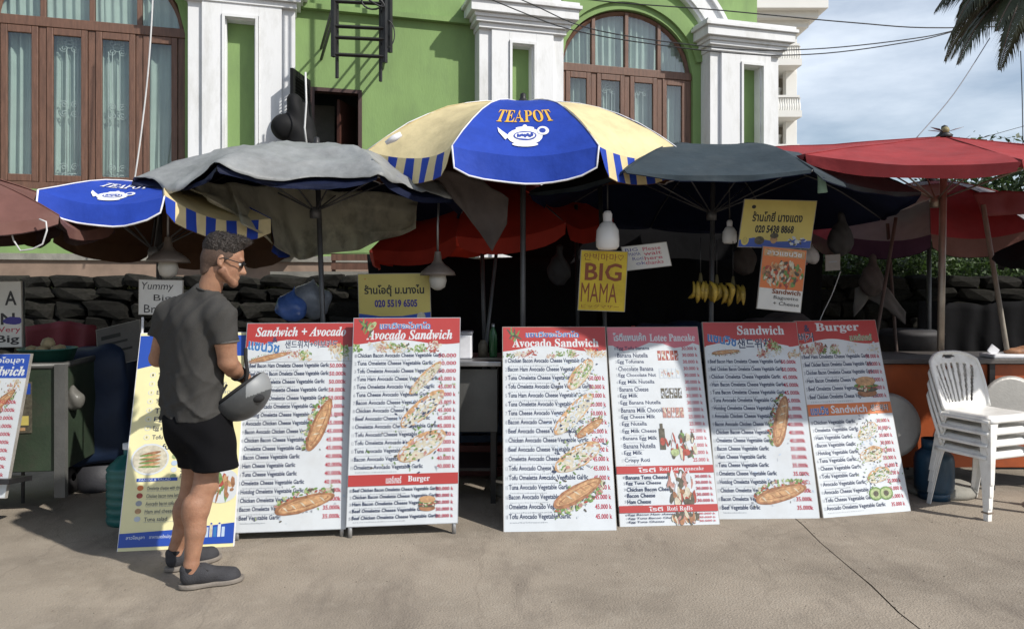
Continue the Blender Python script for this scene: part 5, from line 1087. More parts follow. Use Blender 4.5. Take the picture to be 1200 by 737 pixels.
c = P(160, 500, 5.9); softbox('sack_pile', 'dark grey tarp-covered pile right behind the yellow menu board', 'covered pile', (c.x, c.y, .5), (.55, .5, 1.0), m_gcloth, 0, .06)
for lab, px, py, Y, sx, m_ in (('pale knotted plastic bag hanging on the green cart post', 85, 468, 5.0, .07, mat('pale plastic bag', (.16, .155, .14), rough=.35, var=.2, trans=.2)), ('blue tinted plastic bag lying above the Sandwich + Avocado board', 342, 360, 5.4, .10, mat('blue plastic bag', (.08, .16, .45), rough=.25, var=.4, trans=.2)), ('clear crumpled plastic bag right of the blue plastic bag', 365, 352, 5.5, .13, mat('clear plastic bag', (.32, .35, .40), rough=.2, var=.4, trans=.2)), ('white plastic bag hanging by the food poster', 950, 300, 5.7, .06, mat('white plastic bag', (.45, .43, .43), rough=.35, trans=.2)), ('pink and white bag hanging right of the food poster', 938, 306, 5.9, .055, mat('pink bag', (.4, .16, .18), rough=.4, trans=.2))):
    c = P(px, py, Y); V_ = lambda X, Y_, Z, q=sx: q*(.12*np.sin((X*2.4+Z*1.6)/q)*np.sin((Y_*2+X)/q)+.05*np.sin((Z*3+X*3)/q+2*np.sin(X*3/q)))
    o = sdfobj('plastic_bag', [ell(c, (sx*1.2, sx*.8, sx)), cap(c+Vector((0, 0, sx*.6)), c+Vector((sx*.2, 0, sx*1.5)), sx*.35, sx*.12)], .010, m_, k=.04, it=1, disp=V_); tag(o, lab, 'plastic bag')
# teal water jug
jb = thing('water_jug', 'teal ribbed plastic water jug standing beside the yellow board', 'water jug', (*G(150, 628)[:2], 0)); pf = [(0, 0), (.12, 0), (.13, .02)]
for k in range(6): pf += [(.13, .04+.055*k), (.122, .055+.055*k), (.13, .07+.055*k)]
pf += [(.12, .36), (.06, .42), (.03, .43), (.03, .47)]
jb.location = (-2.44, 4.78, 0); MB().lathe(pf, 22).build('bottle', mat('teal translucent plastic', (.02, .13, .12), rough=.3, var=.15, trans=.1), jb); MB().lathe([(.035, .465), (.035, .5), (0, .502)], 14).build('cap', m_trim, jb)
# long grey carts behind the boards
def cart(label, x0, x1, y0, y1, zt, zp, m, mt):
    t = thing('food_cart', label, 'cart', ((x0+x1)/2, y0, 0)); w_ = (x1-x0)/2; d_ = y1-y0
    MB().bbox(-w_, w_, 0, .015, zp, zt-.06).build('front_panel', m, t, bevel=.003); MB().bbox(-w_, -w_+.015, .016, d_, zp, zt-.06).build('side_panel', m, t); MB().bbox(w_-.015, w_, .016, d_, zp, zt-.06).build('side_panel', m, t)
    MB().bbox(-w_-.03, w_+.03, -.08, d_, zt-.035, zt).build('worktop', mt, t, bevel=.006)
    for x in (-w_+.03, w_-.03):
        for y in (.05, d_-.05): MB().bbox(x-.018, x+.018, y-.018, y+.018, 0, zt-.036).build('leg', m_blackmetal, t)
    MB().bbox(-w_+.05, w_-.05, .05, d_-.05, .22, .24).build('lower_shelf', m_blackmetal, t); return t
cart('grey sheet-metal cart with worktop behind the Avocado Sandwich board', -1.75, -.10, 5.15, 5.75, .99, .50, m_gsheet, m_steel)
cart('dark cart behind the Avocado and Lotee Pancake boards', .0, 1.35, 5.6, 6.2, .95, .35, m_gcloth, m_steel)
cart('dark cart behind the two Sandwich boards at the right', 1.5, 2.45, 5.75, 6.3, .95, .30, m_gcloth, m_gsheet)
cb = thing('cooler_box', 'white plastic box at the edge of the grey cart worktop', 'plastic box', (-.335, 5.3, .991)); MB().bbox(-.09, .055, -.08, .08, 0, .17).build('box', m_trim, cb, bevel=.012); MB().bbox(-.095, .06, -.085, .085, .171, .19).build('lid', mat('grey lid', (.3, .3, .32)), cb, bevel=.005)
# things under and on carts
for lab, px, Y, z, r_, h_, m_ in (('dark glass jar on the grey cart worktop beside the box', 566, 5.4, .99, .035, .12, m_olive), ('steel pot standing on the dark cart behind the Lotee board', 760, 5.9, .95, .11, .12, m_steel), ('steel pan on the dark cart left of the banana hands', 800, 5.9, .95, .13, .06, m_steel), ('red sauce bottle on the dark cart behind the right Sandwich board', 905, 6.0, .95, .03, .2, m_redh), ('brown sauce bottle standing right of the red sauce bottle', 925, 6.0, .95, .03, .19, m_olive)):
    x = (px-CX)/F*Y; o = MB().lathe([(0, 0), (r_, 0), (r_, h_*.7), (r_*.9, h_*.8), (r_*.5, h_*.95), (r_*.5, h_), (0, h_)], 18).build('container', m_, loc=(x, Y, z)); tag(o, lab, 'container')
# black sheets added as stand-ins for deep shade, hiding the wall; then more goods
for lab, tp, bt, Y in (('added black sheet standing in for the dark behind the orange umbrella and BIG MAMA', (430, 298, 700, 300), (440, 420, 700, 424), 7.1), ('added black sheet standing in for the dark behind the banana hands and food poster', (705, 300, 965, 296), (708, 424, 960, 420), 7.05), ('added black sheet standing in for the dark low behind the white plastic chairs', (1075, 352, 1230, 348), (1075, 440, 1230, 445), 7.1)):
    drape('added_dark_sheet', lab, 'cloth', [P(tp[0], tp[1], Y), P((tp[0]+tp[2])/2, tp[1]+5, Y), P(tp[2], tp[3], Y)], [P(bt[0], bt[1], Y), P((bt[0]+bt[2])/2, bt[1]+4, Y), P(bt[2], bt[3], Y)], f_blk, 50, 10, 0, .04, 12, 3)
def jar(name, label, cat, px, Y, z, r_, h_, m_, capm=None, x=None):
    x = (px-CX)/F*Y if x is None else x; t = thing(name, label, cat, (x, Y, z))
    MB().lathe([(0, .001), (r_*.9, 0), (r_, .01), (r_, h_*.66), (r_*.8, h_*.76), (r_*.38, h_*.86), (r_*.36, h_*.94), (0, h_*.94)], 16).build('body', m_, t); MB().lathe([(r_*.42, h_*.9), (r_*.42, h_), (0, h_+.001)], 12).build('cap', capm or m_redh, t)
m_amber = mat('amber bottle', (.12, .05, .015), rough=.2); m_greenb = mat('green bottle', (.02, .09, .03), rough=.2); m_whiteb = mat('white bottle', (.45, .45, .43), rough=.35); m_yelb = mat('yellow bottle', (.5, .33, .03), rough=.35)
jar('bottle', 'amber bottle standing left of the yellow phone number banner', 'bottle', 397, 5.4, .99, .033, .25, m_amber); jar('bottle', 'green bottle behind the top edge of the Sandwich + Avocado board', 'bottle', 350, 5.3, .99, .03, .24, m_greenb)
jar('bottle', 'white squeeze bottle behind the Sandwich + Avocado board', 'bottle', 408, 5.3, .99, .03, .2, m_whiteb); jar('bottle', 'yellow squeeze bottle behind the left Avocado board', 'bottle', 516, 5.35, .99, .03, .21, m_yelb)
jar('bottle', 'dark bottle at the right end of the grey cart worktop', 'bottle', 578, 5.4, .99, .03, .24, m_greenb, m_steel); jar('bottle', 'white bottle on the dark cart below BIG MAMA', 'bottle', 655, 5.85, .95, .035, .22, m_whiteb)
jar('bottle', 'amber sauce bottle on the dark cart right of BIG MAMA', 'bottle', 742, 5.85, .95, .035, .24, m_amber); jar('bottle', 'yellow sauce bottle below the banana hands', 'bottle', 838, 5.95, .95, .03, .2, m_yelb); jar('bottle', 'white sauce bottle below the food poster', 'bottle', 880, 5.95, .95, .03, .22, m_whiteb)
def crate(label, px, Y, z, w_, d_, h_, m_):
    t = thing('crate', label, 'crate', ((px-CX)/F*Y, Y, z)); n_ = 3
    for k in range(n_):
        z0 = h_*(k+.12)/n_; z1 = h_*(k+.85)/n_; MB().bbox(-w_, w_, -.006, .006, z0, z1).build('slat', m_, t); MB().bbox(-w_, w_, d_-.006, d_+.006, z0, z1).build('slat', m_, t)
        for sx in (-1, 1): MB().bbox(sx*w_-.006, sx*w_+.006, .0062, d_-.0062, z0, z1).build('slat', m_, t)
    for sx in (-1, 1):
        for y in (.012, d_-.012): MB().bbox(sx*(w_-.018)-.01, sx*(w_-.018)+.01, y-.005, y+.005, 0, h_).build('post', m_, t)
crate('faded red plastic crate on the ground in the gap between the boards', 566, 5.9, .001, .2, .3, .26, mat('faded red plastic', (.14, .03, .03), rough=.5)); crate('blue plastic crate on top of the red one in the gap between the boards', 566, 5.9, .265, .19, .29, .22, mat('dull blue plastic', (.02, .05, .12), rough=.5))
crate('brown slatted crate under the stone wall left of the lamp pole', 352, 6.6, .001, .3, .4, .4, m_rust); crate('grey slatted crate in the shade right of the banner', 540, 6.7, .001, .28, .4, .7, m_gsheet)
crate('green slatted crate in the shade right of the Burger board', 1040, 6.3, .001, .22, .3, .3, mat('dark green plastic', (.02, .06, .03), rough=.5))
for lab, px, Y, z, w_, h_, m_ in (('dark carton standing in the shade beneath BIG MAMA', 690, 6.4, .001, .5, 1.15, m_gcloth), ('blue wrapped heap in the shade behind the Lotee Pancake board', 790, 6.6, .001, .7, 1.2, m_bcloth), ('brown sack heap behind the right Sandwich board', 910, 6.7, .001, .6, 1.25, m_brown), ('black sack heap behind the lamp pole by the stone wall', 470, 6.8, .001, .8, 1.15, m_brown), ('dark blue heap behind the man by the stone wall', 262, 6.7, .001, .8, .95, m_bcloth)):
    x = (px-CX)/F*Y; softbox('sack_heap', lab, 'sack heap', (x, Y, z+h_/2), (w_, .4, h_), m_, random.uniform(-.2, .2), .07)
for lab, px, py, Y, m_ in (('black bag hanging from a cord right of the small white bulb', 872, 306, 6.2, m_brown), ('dark grey bag hanging left of BIG MAMA', 655, 318, 6.3, m_gcloth), ('black bag hanging under the right end of the slate umbrella', 985, 282, 5.9, m_gcloth), ('brown bag hanging beside the leaning rods at the right', 1022, 330, 6.1, m_brown)):
    c = P(px, py, Y); o = sdfobj('hanging_bag', [ell(c, (.10, .07, .12)), cap(c+Vector((0, 0, .08)), c+Vector((.005, 0, .2)), .04, .025)], .012, m_, k=.05, it=1, disp=lambda X, Y_, Z: .008*np.sin(X*60+Z*40)*np.sin(Y_*50+X*30)); tag(o, lab, 'bag')
# orange counter at the right
m_or = mat('orange painted counter', (.40, .085, .02), rough=.5, var=.2, scale=3, bump=.1, dirt=(.2, .05, .02), dscale=4, damt=.5)
oc = thing('counter', 'orange painted counter behind the white plastic chairs', 'counter', (0, 0, 0)); cy = 5.55
def ox(px): return (px-CX)/F*cy
MB().bbox(ox(985), ox(1330), cy, cy+.02, .16, .92).build('front_panel', m_or, oc, bevel=.003); MB().bbox(ox(985)-.03, ox(1330), cy-.06, cy+.6, .93, .965).build('worktop', mat('counter top', (.10, .09, .085), rough=.4), oc, bevel=.004)
MB().bbox(ox(985), ox(985)+.02, cy+.021, cy+.58, .16, .93).build('side_panel', m_or, oc)
for x in (ox(990), ox(1160), ox(1320)): MB().bbox(x-.02, x+.02, cy-.03, cy-.002, 0, .93).build('leg', m_blackmetal, oc)
dk = MB().lathe([(0, 0), (.20, 0), (.225, .008), (.23, .02), (.2, .022), (0, .018)], 36, M=Matrix.Rotation(R(82), 3, 'X')); m_disc = mat('grey lid metal', (.34, .33, .31), rough=.5, metal=.3, var=.15)
for lab, px, py, Y in (('round grey metal lid leaning against the orange counter, left of the chairs', 1040, 498, 5.38), ('round grey metal lid leaning on the counter behind the chairs', 1185, 478, 5.40)):
    c = P(px, py, Y); o = dk.build('round_lid', m_disc, loc=tuple(c)); tag(o, lab, 'round lid', 'metal lids leaning on the orange counter')
# takeaway box of food on the counter
tb_ = thing('takeaway_tray', 'white tray with open foam lid and brown food on the orange counter', 'takeaway tray', (*P(1188, 415, 5.6)[:2], .966)); MB().bbox(-.2, .2, -.08, .1, 0, .03).build('tray', m_trim, tb_, bevel=.01)
sdfobj('food', [ell((.05, 0, .045), (.13, .06, .03)), ell((.1, 0, .06), (.06, .05, .03))], .012, m_bread, tb_, k=.03)
q = MB().bbox(-.05, .05, -.002, .002, 0, .06).build('lid', m_trim, tb_); q.location = (-.17, .0, .03); q.rotation_euler = (.3, .5, .4)
# gas cylinder
gcx = G(1104, 588); gt = thing('gas_cylinder', 'dark blue gas cylinder under the orange counter left of the chairs', 'gas cylinder', (gcx.x*1.0, gcx.y+.1, 0)); m_gas = mat('dark blue cylinder paint', (.015, .05, .09), rough=.4, var=.3)
MB().lathe([(0, .03), (.09, .03), (.125, .07), (.128, .1), (.128, .27), (.12, .31), (.08, .35), (.03, .36)], 26).build('tank', m_gas, gt); MB().lathe([(.10, 0), (.105, .0), (.105, .06), (.10, .06)], 20).build('foot_ring', m_gas, gt); MB().lathe([(.075, .345), (.08, .345), (.082, .42), (.075, .42)], 20).build('collar', m_gas, gt); MB().lathe([(.02, .35), (.02, .39), (.03, .4), (0, .41)], 10).build('valve', mat('brass', (.4, .28, .1), rough=.4, metal=.8), gt)
# dark folding stool frame right
fs = thing('folding_frame', 'thin black metal frame under the orange counter at the right edge', 'metal frame', (*G(1185, 572)[:2], 0)); b = MB(); b.tube([(-.25, 0, 0), (-.25, 0, .42), (.4, 0, .42), (.4, 0, 0)], .011, 6); b.build('front_frame', m_blackmetal, fs); b = MB(); b.tube([(-.25, .3, 0), (-.25, .3, .42), (.4, .3, .42), (.4, .3, 0)], .011, 6); b.build('back_frame', m_blackmetal, fs); MB().tube([(-.25, 0, .15), (.4, .0, .15)], .009, 6).build('crossbar', m_blackmetal, fs); MB().bbox(-.25, .4, 0, .3, .43, .445).build('seat', m_blackmetal, fs)
# tripod of rods with a covered grill at right rear
gr_ = thing('covered_grill', 'round grill on crossed legs wrapped in grey cloth behind the Burger board', 'grill', (*P(1065, 400, 6.4)[:2], 0)); MB().lathe([(0, .9), (.2, .92), (.26, 1.08), (.27, 1.1), (.2, 1.13), (0, 1.14)], 22).build('pan', m_gcloth, gr_)
for a in (0, 2.1, 4.2): MB().tube([(.3*math.cos(a), .3*math.sin(a), 0), (-.08*math.cos(a), -.08*math.sin(a), .92)], .012, 6).build('leg', m_rust, gr_)
b = MB(); c = P(1012, 338, 6.3); d2 = [P(1000, 345, 6.2), P(1020, 330, 6.2), P(1045, 345, 6.1), P(1062, 375, 6.0)]
drape('cloth', 'pale grey cloth slung over rods behind the Burger board', 'cloth', [P(1002, 338, 6.2), P(1025, 322, 6.2), P(1042, 340, 6.1), P(1062, 366, 6.0)], [P(1000, 372, 6.2), P(1018, 350, 6.2), P(1038, 362, 6.1), P(1062, 380, 6.0)], mat('pale grey cloth', (.15, .14, .13), rough=.9), 20, 8, 0, .03, 4, 9)
# terrace things seen under the khaki tarp
b = MB(); c = P(390, 318, 7.9); b.box((c.x, 7.95, 1.60), (1.3, .16, .10)); tag(b.build('kerb_beam', m_conc), 'grey concrete beam lying on the stone wall behind the lamp pole', 'beam')
t = thing('crate', 'brown wooden crate on the terrace under the khaki tarpaulin', 'crate', (P(418, 310, 8.3).x, 8.3, 1.52)); b = MB()
for z in (.06, .16, .26): MB().bbox(-.28, .28, -.012, .012, z, z+.07).build('slat', m_wood, t)
for x in (-.26, .26): MB().bbox(x-.02, x+.02, .013, .04, 0, .34).build('post', m_wood, t)
# ------------------------------------------------------------------ white plastic chairs, stack of four
m_plast = mat('white moulded plastic', (.80, .79, .76), rough=.38, var=.06, scale=4, bump=.04, dirt=(.42, .39, .34), dscale=6, damt=.5)
m_tape = mat('brown grimy tape', (.22, .17, .13), rough=.6, var=.4, scale=20)
CW, CD = .215, .185
def backpt(u, v, off=0):       # u -1..1 across, v 0 seat .. 1 top; local x right, y back, z up
    wd = CW*(1.0+.06*v-.34*max(0, v-.55)**1.6*2.2*(abs(u)**1.0)); x = u*CW*(1.02+.10*v)
    top = .80-.055*abs(u)**3.2; z = .43+(top-.43)*v
    y = CD+.012+.08*v+.02*v*v-.055*(u*u)-off
    xs = u*CW*(1.02+.12*v-.10*v**4); return Vector((xs, y-0, z))
def chair_meshes():
    out = {}
    # backrest: shell with slots and hand hole, cut out of a fine grid
    def keep(u, v):
        if v > .86: return not (abs(u) < .27 and ((u/.27)**2+((v-.925)/.032)**2) < 1)
        if abs(u) > .80-.1*(v < .12): return True
        if v < .10 or v > .80: return True
        q = u/(.55+.45*v)*.95
        k = (q+1.0)/2*8.0                              # seven fanned slats
        return (k % 1.0) > .42 or abs(q) > .98
    b = MB(); nu, nv = 76, 44; vid = {}
    def g(i, j):
        if (i, j) not in vid: vid[(i, j)] = len(b.v); b.v.append(tuple(backpt(i/nu*2-1, j/nv)))
        return vid[(i, j)]
    for j in range(nv):
        for i in range(nu):
            if keep((i+.5)/nu*2-1, (j+.5)/nv): b.f.append([g(i, j), g(i+1, j), g(i+1, j+1), g(i, j+1)]); b.m.append(0); b.smooth.append(True)
    out['backrest'] = b.mesh('backrest', m_plast)
    b = MB(); e = [backpt(-1, v/10) for v in range(10)]+[backpt(-1+u/10, 1) for u in range(0, 21)]+[backpt(1, 1-v/10) for v in range(1, 11)]
    b.tube(e, .011, 7); out['back_rim'] = b.mesh('back_rim', m_plast)
    b = MB()
    def seat(u, v):
        x = (u*2-1)*CW*(1.04-.06*v); y = -CD+v*(2*CD+.03); z = .435-.022*math.sin(PI*u)*math.sin(PI*min(1, v*1.1)); ed = max(0, abs(u*2-1)-.86)/.14; fr = max(0, .08-v)/.08; z -= .045*ed*ed+.05*fr*fr; return Vector((x, y, z))
    b.grid(seat, 30, 26); out['seat'] = b.mesh('seat', m_plast)
    # apron under the seat
    b = MB(); z0, z1 = .375, .40
    for sx in (-1, 1): b.grid(lambda u, v: Vector((sx*(CW+.012-.004*v), -CD+.0+u*(2*CD), .385+.022*v+.0*u-.0)), 8, 2)
    b.grid(lambda u, v: Vector(((u*2-1)*CW, -CD-.004, .385+.022*v)), 8, 2); out['apron'] = b.mesh('apron', m_plast)
    for nm, sx, sy in (('fl', -1, -1), ('fr', 1, -1), ('bl', -1, 1), ('br', 1, 1)):
        b = MB(); t_ = Vector((sx*(CW-.004), sy*(CD-.0), .415)); f_ = Vector((sx*(CW+.014), sy*(CD+(.014 if sy < 0 else .065)), 0)); n_ = 10
        vs = []
        for i in range(n_+1):
            q = i/n_; c = t_.lerp(f_, q); wd = .040*(1-q)+.022*q+.012*(1-q)**6
            # L section, opening inwards
            pr = [(0, 0), (-sx*wd*1.5, 0), (-sx*wd*1.5, -sy*.006), (-sx*.008, -sy*.012), (-sx*.006, -sy*wd*1.4), (0, -sy*wd*1.4)]
            vs += [c+Vector((a, d_, 0)) for a, d_ in pr]
        fs = [(i*6+k, i*6+(k+1) % 6, (i+1)*6+(k+1) % 6, (i+1)*6+k) for i in range(n_) for k in range(6)]+[tuple(range(6)), tuple(n_*6+k for k in range(6))]
        b.add(vs, fs); out['leg_'+nm] = b.mesh('leg', m_plast)
    return out
cm = chair_meshes(); fdir = Vector((.36, -.93, 0)).normalized(); rzc = math.atan2(fdir.y, fdir.x)+PI/2
A_ = G(1160, 612); cc = A_+Vector((.0, 0, 0))-Matrix.Rotation(rzc, 3, 'Z') @ Vector((-CW-.02, -CD-.03, 0))
labs = ['lowest of the four stacked white plastic chairs, standing on the concrete', 'second from the bottom of the four stacked white plastic chairs', 'third from the bottom of the four stacked white plastic chairs', 'topmost of the four stacked white plastic chairs with its whole back showing']
for k in range(4):
    off = Matrix.Rotation(rzc, 3, 'Z') @ Vector((0, -.006*k, 0))
    t = thing('plastic_chair', labs[k], 'chair', (cc.x+off.x, cc.y+off.y, .078*k), rzc, 'stacked white plastic chairs')
    for nm, me in cm.items():
        o = link(nm.split('_')[0] if nm.startswith('leg') else nm, me, t)
        if nm in ('seat', 'backrest', 'apron'): md = o.modifiers.new('t', 'SOLIDIFY'); md.thickness = .007 if nm != 'apron' else .006
    if k == 0:
        for z, h in ((.045, .022),):
            q = z/.415; x = -(CW+.014)+.018*q; y = -(CD+.014)+.014*q
            b = MB(); b.bbox(x-.004, x+.050+.01*q, y-.004, y+.045+.01*q, z, z+h*.5); b.build('tape_band', m_tape, t, bevel=.002)

# ------------------------------------------------------------------ the man
m_skin = mat('tanned skin', (.34, .178, .108), rough=.55, var=.20, scale=14, bump=.25, bscale=160, dirt=(.24, .11, .065), dscale=9, damt=.75)
m_skin.node_tree.nodes['Principled BSDF'].inputs['Subsurface Weight'].default_value = .08
m_skin.node_tree.nodes['Principled BSDF'].inputs['Subsurface Radius'].default_value = (.02, .008, .004)
m_tee = mat('charcoal jersey', (.058, .056, .053), rough=.95, spec=.15, var=.22, scale=260, bump=.5, bscale=300); m_short = mat('black shorts cloth', (.006, .006, .007), rough=.95, spec=.1, var=.15, bump=.2, bscale=150)
m_hair = mat('dark brown hair', (.022, .015, .011), rough=.6, var=.4, scale=60, bump=.9, bscale=130); m_fade = mat('short faded hair', (.085, .05, .034), rough=.7, var=.3, scale=80, bump=.5, bscale=300)
m_shoe = mat('dark grey knit shoe', (.032, .032, .037), rough=.8, var=.2, scale=30, bump=.4, bscale=200); m_sole = mat('grey rubber sole', (.20, .175, .15), rough=.8, var=.2, scale=20); m_lace = mat('black lace', (.01, .01, .01), rough=.7); m_sock = mat('black sock', (.012, .012, .014), rough=.9)
m_lens = mat('dark lens', (.01, .01, .012), rough=.08, bump=0, spec=.8)
man = thing('person', 'man in charcoal tee, black shorts and grey shoes holding a helmet at the boards', 'person', (-1.62, 3.84, 0))
MO = Vector((-1.62, 3.84, 0))
def W(px, py, Y=3.85): return P(px, py, Y)-MO
S_ = Vector((.87, -.50, 0)); Ff = Vector((.50, .87, 0))
nb = W(242, 350); LS = W(197, 368, 3.95); RS = W(261, 371, 3.76)
el_r, wr_r, hd_r = W(267, 424, 3.78), W(281, 440, 3.90), W(287, 443, 3.94)
el_l, wr_l = W(185, 420, 4.02), W(214, 424, 4.20)
hdc = W(262, 301, 3.87); hf = Vector((.92, .30, -.25)).normalized(); hs = Vector((.31, -.95, 0)).normalized(); hu = hs.cross(hf).normalized()
if hu.z < 0: hu = -hu
Rh = np.array([[hf.x, hs.x, hu.x], [hf.y, hs.y, hu.y], [hf.z, hs.z, hu.z]])
def hp(f, s, u): return hdc+hf*f+hs*s+hu*u
prims = [
 # head
 ell(hp(-.002, 0, .012), (.098, .076, .098), Rh), ell(hp(.035, 0, -.045), (.066, .060, .085), Rh), cap(hp(.01, .045, -.07), hp(.078, .012, -.122), .026, .020), cap(hp(.01, -.045, -.07), hp(.078, -.012, -.122), .026, .020), ell(hp(.083, 0, -.120), (.020, .022, .018), Rh),
 cap(hp(.09, 0, -.012), hp(.117, 0, -.055), .009, .0125), cap(hp(.10, .012, -.058), hp(.10, -.012, -.058), .010), cap(hp(.090, .03, .004), hp(.090, -.03, .004), .012), ell(hp(.088, 0, -.086), (.015, .022, .006), Rh), ell(hp(.085, 0, -.096), (.015, .020, .006), Rh),
 # neck
 cap(hp(-.02, 0, -.07), W(240, 358, 3.88), .055, .062), cap(W(240, 352, 3.88), W(215, 364, 3.92), .05, .05), cap(W(240, 352, 3.87), W(255, 364, 3.8), .05, .05),
 # chest core inside the shirt
 cap(W(218, 400, 3.91), W(236, 400, 3.84), .09), cap(W(224, 470, 3.88), W(232, 470, 3.85), .07),
 # right arm
 cap(RS, W(264, 398, 3.76), .052, .055), cap(W(264, 398, 3.76), el_r, .054, .046), cap(el_r, W(273, 432, 3.83), .047, .043), cap(W(273, 432, 3.83), wr_r, .043, .029), cap(wr_r, hd_r, .028, .032),
 # left arm
 cap(LS, el_l, .050, .043), cap(el_l, el_l.lerp(wr_l, .35), .045, .043), cap(el_l.lerp(wr_l, .35), wr_l, .043, .028),
]
def hand(o, d, n_, side, s=1.0, curl=1.0):      # d forward, n_ back-of-hand normal, side towards thumb
    r = []; d, n_, side = d.normalized(), n_.normalized(), side.normalized()
    for k in range(4):
        b = o+side*(.030-.020*k); e = b+d*.065; r.append(cap(b*1.0, e, .014, .012))
        L_ = (.030, .034, .031, .024)[k]; a1_, a2_, a3_ = .7*curl, 1.7*curl, 2.5*curl
        j1 = e+(d*math.cos(a1_)-n_*math.sin(a1_))*L_*1.2; j2 = j1+(d*math.cos(a2_)-n_*math.sin(a2_))*L_; j3 = j2+(d*math.cos(a3_)-n_*math.sin(a3_))*L_*.8
        r += [cap(e, j1, .0115, .0105), cap(j1, j2, .0105, .0095), cap(j2, j3, .0095, .008)]
    t0 = o+d*.012+side*.028; t1 = t0+(side*.7+d*.6-n_*.4).normalized()*.04; t2 = t1+(d*.75-n_*.7).normalized()*.034
    r += [cap(t0, t1, .016, .013), cap(t1, t2, .0125, .010)]; return r
hands = hand(hd_r, (hd_r-wr_r)+Vector((.02, .02, -.035)), Vector((-.2, -.6, .75)), Vector((-.4, .5, .3)), curl=1.0)
hands += hand(wr_l+(wr_l-el_l).normalized()*.03, (wr_l-el_l), Vector((0, 0, 1)), Vector((.8, -.5, 0)), curl=.7)
# legs
hn = G(210, 691)-MO; fn_ = Vector((.893, .45, 0)); hfr = G(194, 671)-MO; ff_ = Vector((.66, .75, 0))
an_n, an_f = hn+fn_*.055+Vector((0, 0, .085)), hfr+ff_*.055+Vector((0, 0, .085))
kn_n, kn_f = W(241, 566, 3.80), W(226, 566, 3.96)
prims += [cap(W(246, 510, 3.82), kn_n, .066, .058), ell(kn_n+Vector((.008, .0, -.01)), (.056, .054, .056)), cap(kn_n, W(231, 597, 3.77), .056, .062), cap(W(229, 592, 3.765), W(229, 622, 3.755), .061, .050), cap(W(229, 622, 3.755), an_n+Vector((0, 0, .03)), .049, .034), cap(an_n+Vector((0, 0, .03)), an_n, .037, .040),
 ell(W(224, 600, 3.76), (.046, .048, .085)),
 cap(W(230, 510, 3.92), kn_f, .066, .058), cap(kn_f, W(219, 597, 3.97), .054, .059), cap(W(218, 594, 3.97), W(214, 622, 3.98), .057, .046), cap(W(214, 622, 3.98), an_f+Vector((0, 0, .03)), .050, .035), cap(an_f+Vector((0, 0, .03)), an_f, .036, .04), ell(W(213, 600, 3.96), (.045, .05, .08)),
 cap(hn+fn_*.06+Vector((0, 0, .06)), hn+fn_*.22+Vector((0, 0, .038)), .030, .022), cap(hfr+ff_*.06+Vector((0, 0, .06)), hfr+ff_*.22+Vector((0, 0, .038)), .030, .022)]
# body as one surface: big limbs blended, then hands blended less by a finer pass is merged in the same field
V1, F1 = sdf(prims+hands, .0045, .012)
V1 = smoothmesh(V1, F1, 2)
me = bpy.data.meshes.new('body'); me.from_pydata(V1.tolist(), [], F1.tolist()); me.materials.append(m_skin); me.polygons.foreach_set('use_smooth', [True]*len(F1)); me.update()
body = link('body', me, man)
ear = [ell(hp(-.005, s_*.078, -.022), (.017, .007, .030), Rh) for s_ in (-1, 1)]
sdfobj('ear', [ear[1], cap(hp(-.0, .078, -.045), hp(.004, .074, -.05), .009)], .003, m_skin, man, k=.006, cuts=[ell(hp(.000, .087, -.02), (.009, .005, .016), Rh)])
sdfobj('ear', [ear[0]], .003, m_skin, man, k=.006)
sdfobj('eye', [ell(hp(.088, .031, -.018), (.011, .012, .011), Rh), ell(hp(.088, -.031, -.018), (.011, .012, .011), Rh)], .003, mat('eye white', (.7, .68, .65), rough=.2), man, k=.001)
def hdisp(X, Y, Z): return .0022*np.sin(X*210+Z*90+8*np.sin(Y*40))*np.sin(Z*190+Y*120)+.0015*np.sin(X*95+Y*130+Z*60)
sdfobj('hair', [ell(hp(-.008, 0, .040), (.103, .078, .086), Rh), ell(hp(.055, 0, .096), (.050, .058, .028), Rh), cap(hp(.05, .02, .10), hp(.098, .01, .104), .022, .014), cap(hp(.03, -.03, .105), hp(.088, -.025, .098), .022, .012), ell(hp(-.055, 0, .060), (.050, .066, .055), Rh)], .0045, m_hair, man, k=.02, it=1, disp=hdisp,
       cut=[(hp(.0, 0, .018), (-hu+hf*.10)), (hp(.078, 0, .055), (hf*1.0-hu*.9))])
sdfobj('faded_sides', [ell(hp(-.006, 0, .006), (.1005, .0785, .096), Rh), cap(hp(-.055, 0, -.03), hp(-.048, 0, -.085), .050, .045)], .0045, m_fade, man, k=.02, it=2, cut=[(hp(.0, 0, -.04), (-hu*1.0+hf*1.1)), (hp(.052, 0, 0), hf)])
def stub(X, Y, Z): return .0*X
sdfobj('beard_stubble', [cap(hp(.012, .047, -.072), hp(.078, .013, -.1225), .0268, .0205), cap(hp(.012, -.047, -.072), hp(.078, -.013, -.1225), .0268, .0205), ell(hp(.0835, 0, -.121), (.0205, .0225, .0185), Rh)], .004, mat('stubbled skin', (.20, .095, .055), rough=.7, var=.25, scale=60), man, k=.012, it=2)
# short strands swept forward over the hair
ho = [o for o in man.children if o.name.startswith('hair')][0]; hb = MB(); vsn = [(v.co.copy(), v.normal.copy()) for v in ho.data.vertices if v.normal.dot(hu) > -.1]
for _ in range(1500):
    p, n_ = random.choice(vsn); d_ = (n_*.5+hf*random.uniform(.2, .9)+hu*random.uniform(0, .5)+hs*random.gauss(0, .12)).normalized(); ln = random.uniform(.005, .013); sd_ = d_.cross(n_); sd_ = (sd_.normalized() if sd_.length > .01 else hs)*.0016
    hb.add([p-sd_, p+sd_, p+d_*ln+n_*.002], [(0, 1, 2)])
tag(hb.build('hair_strands', m_hair, man), kind='stuff')
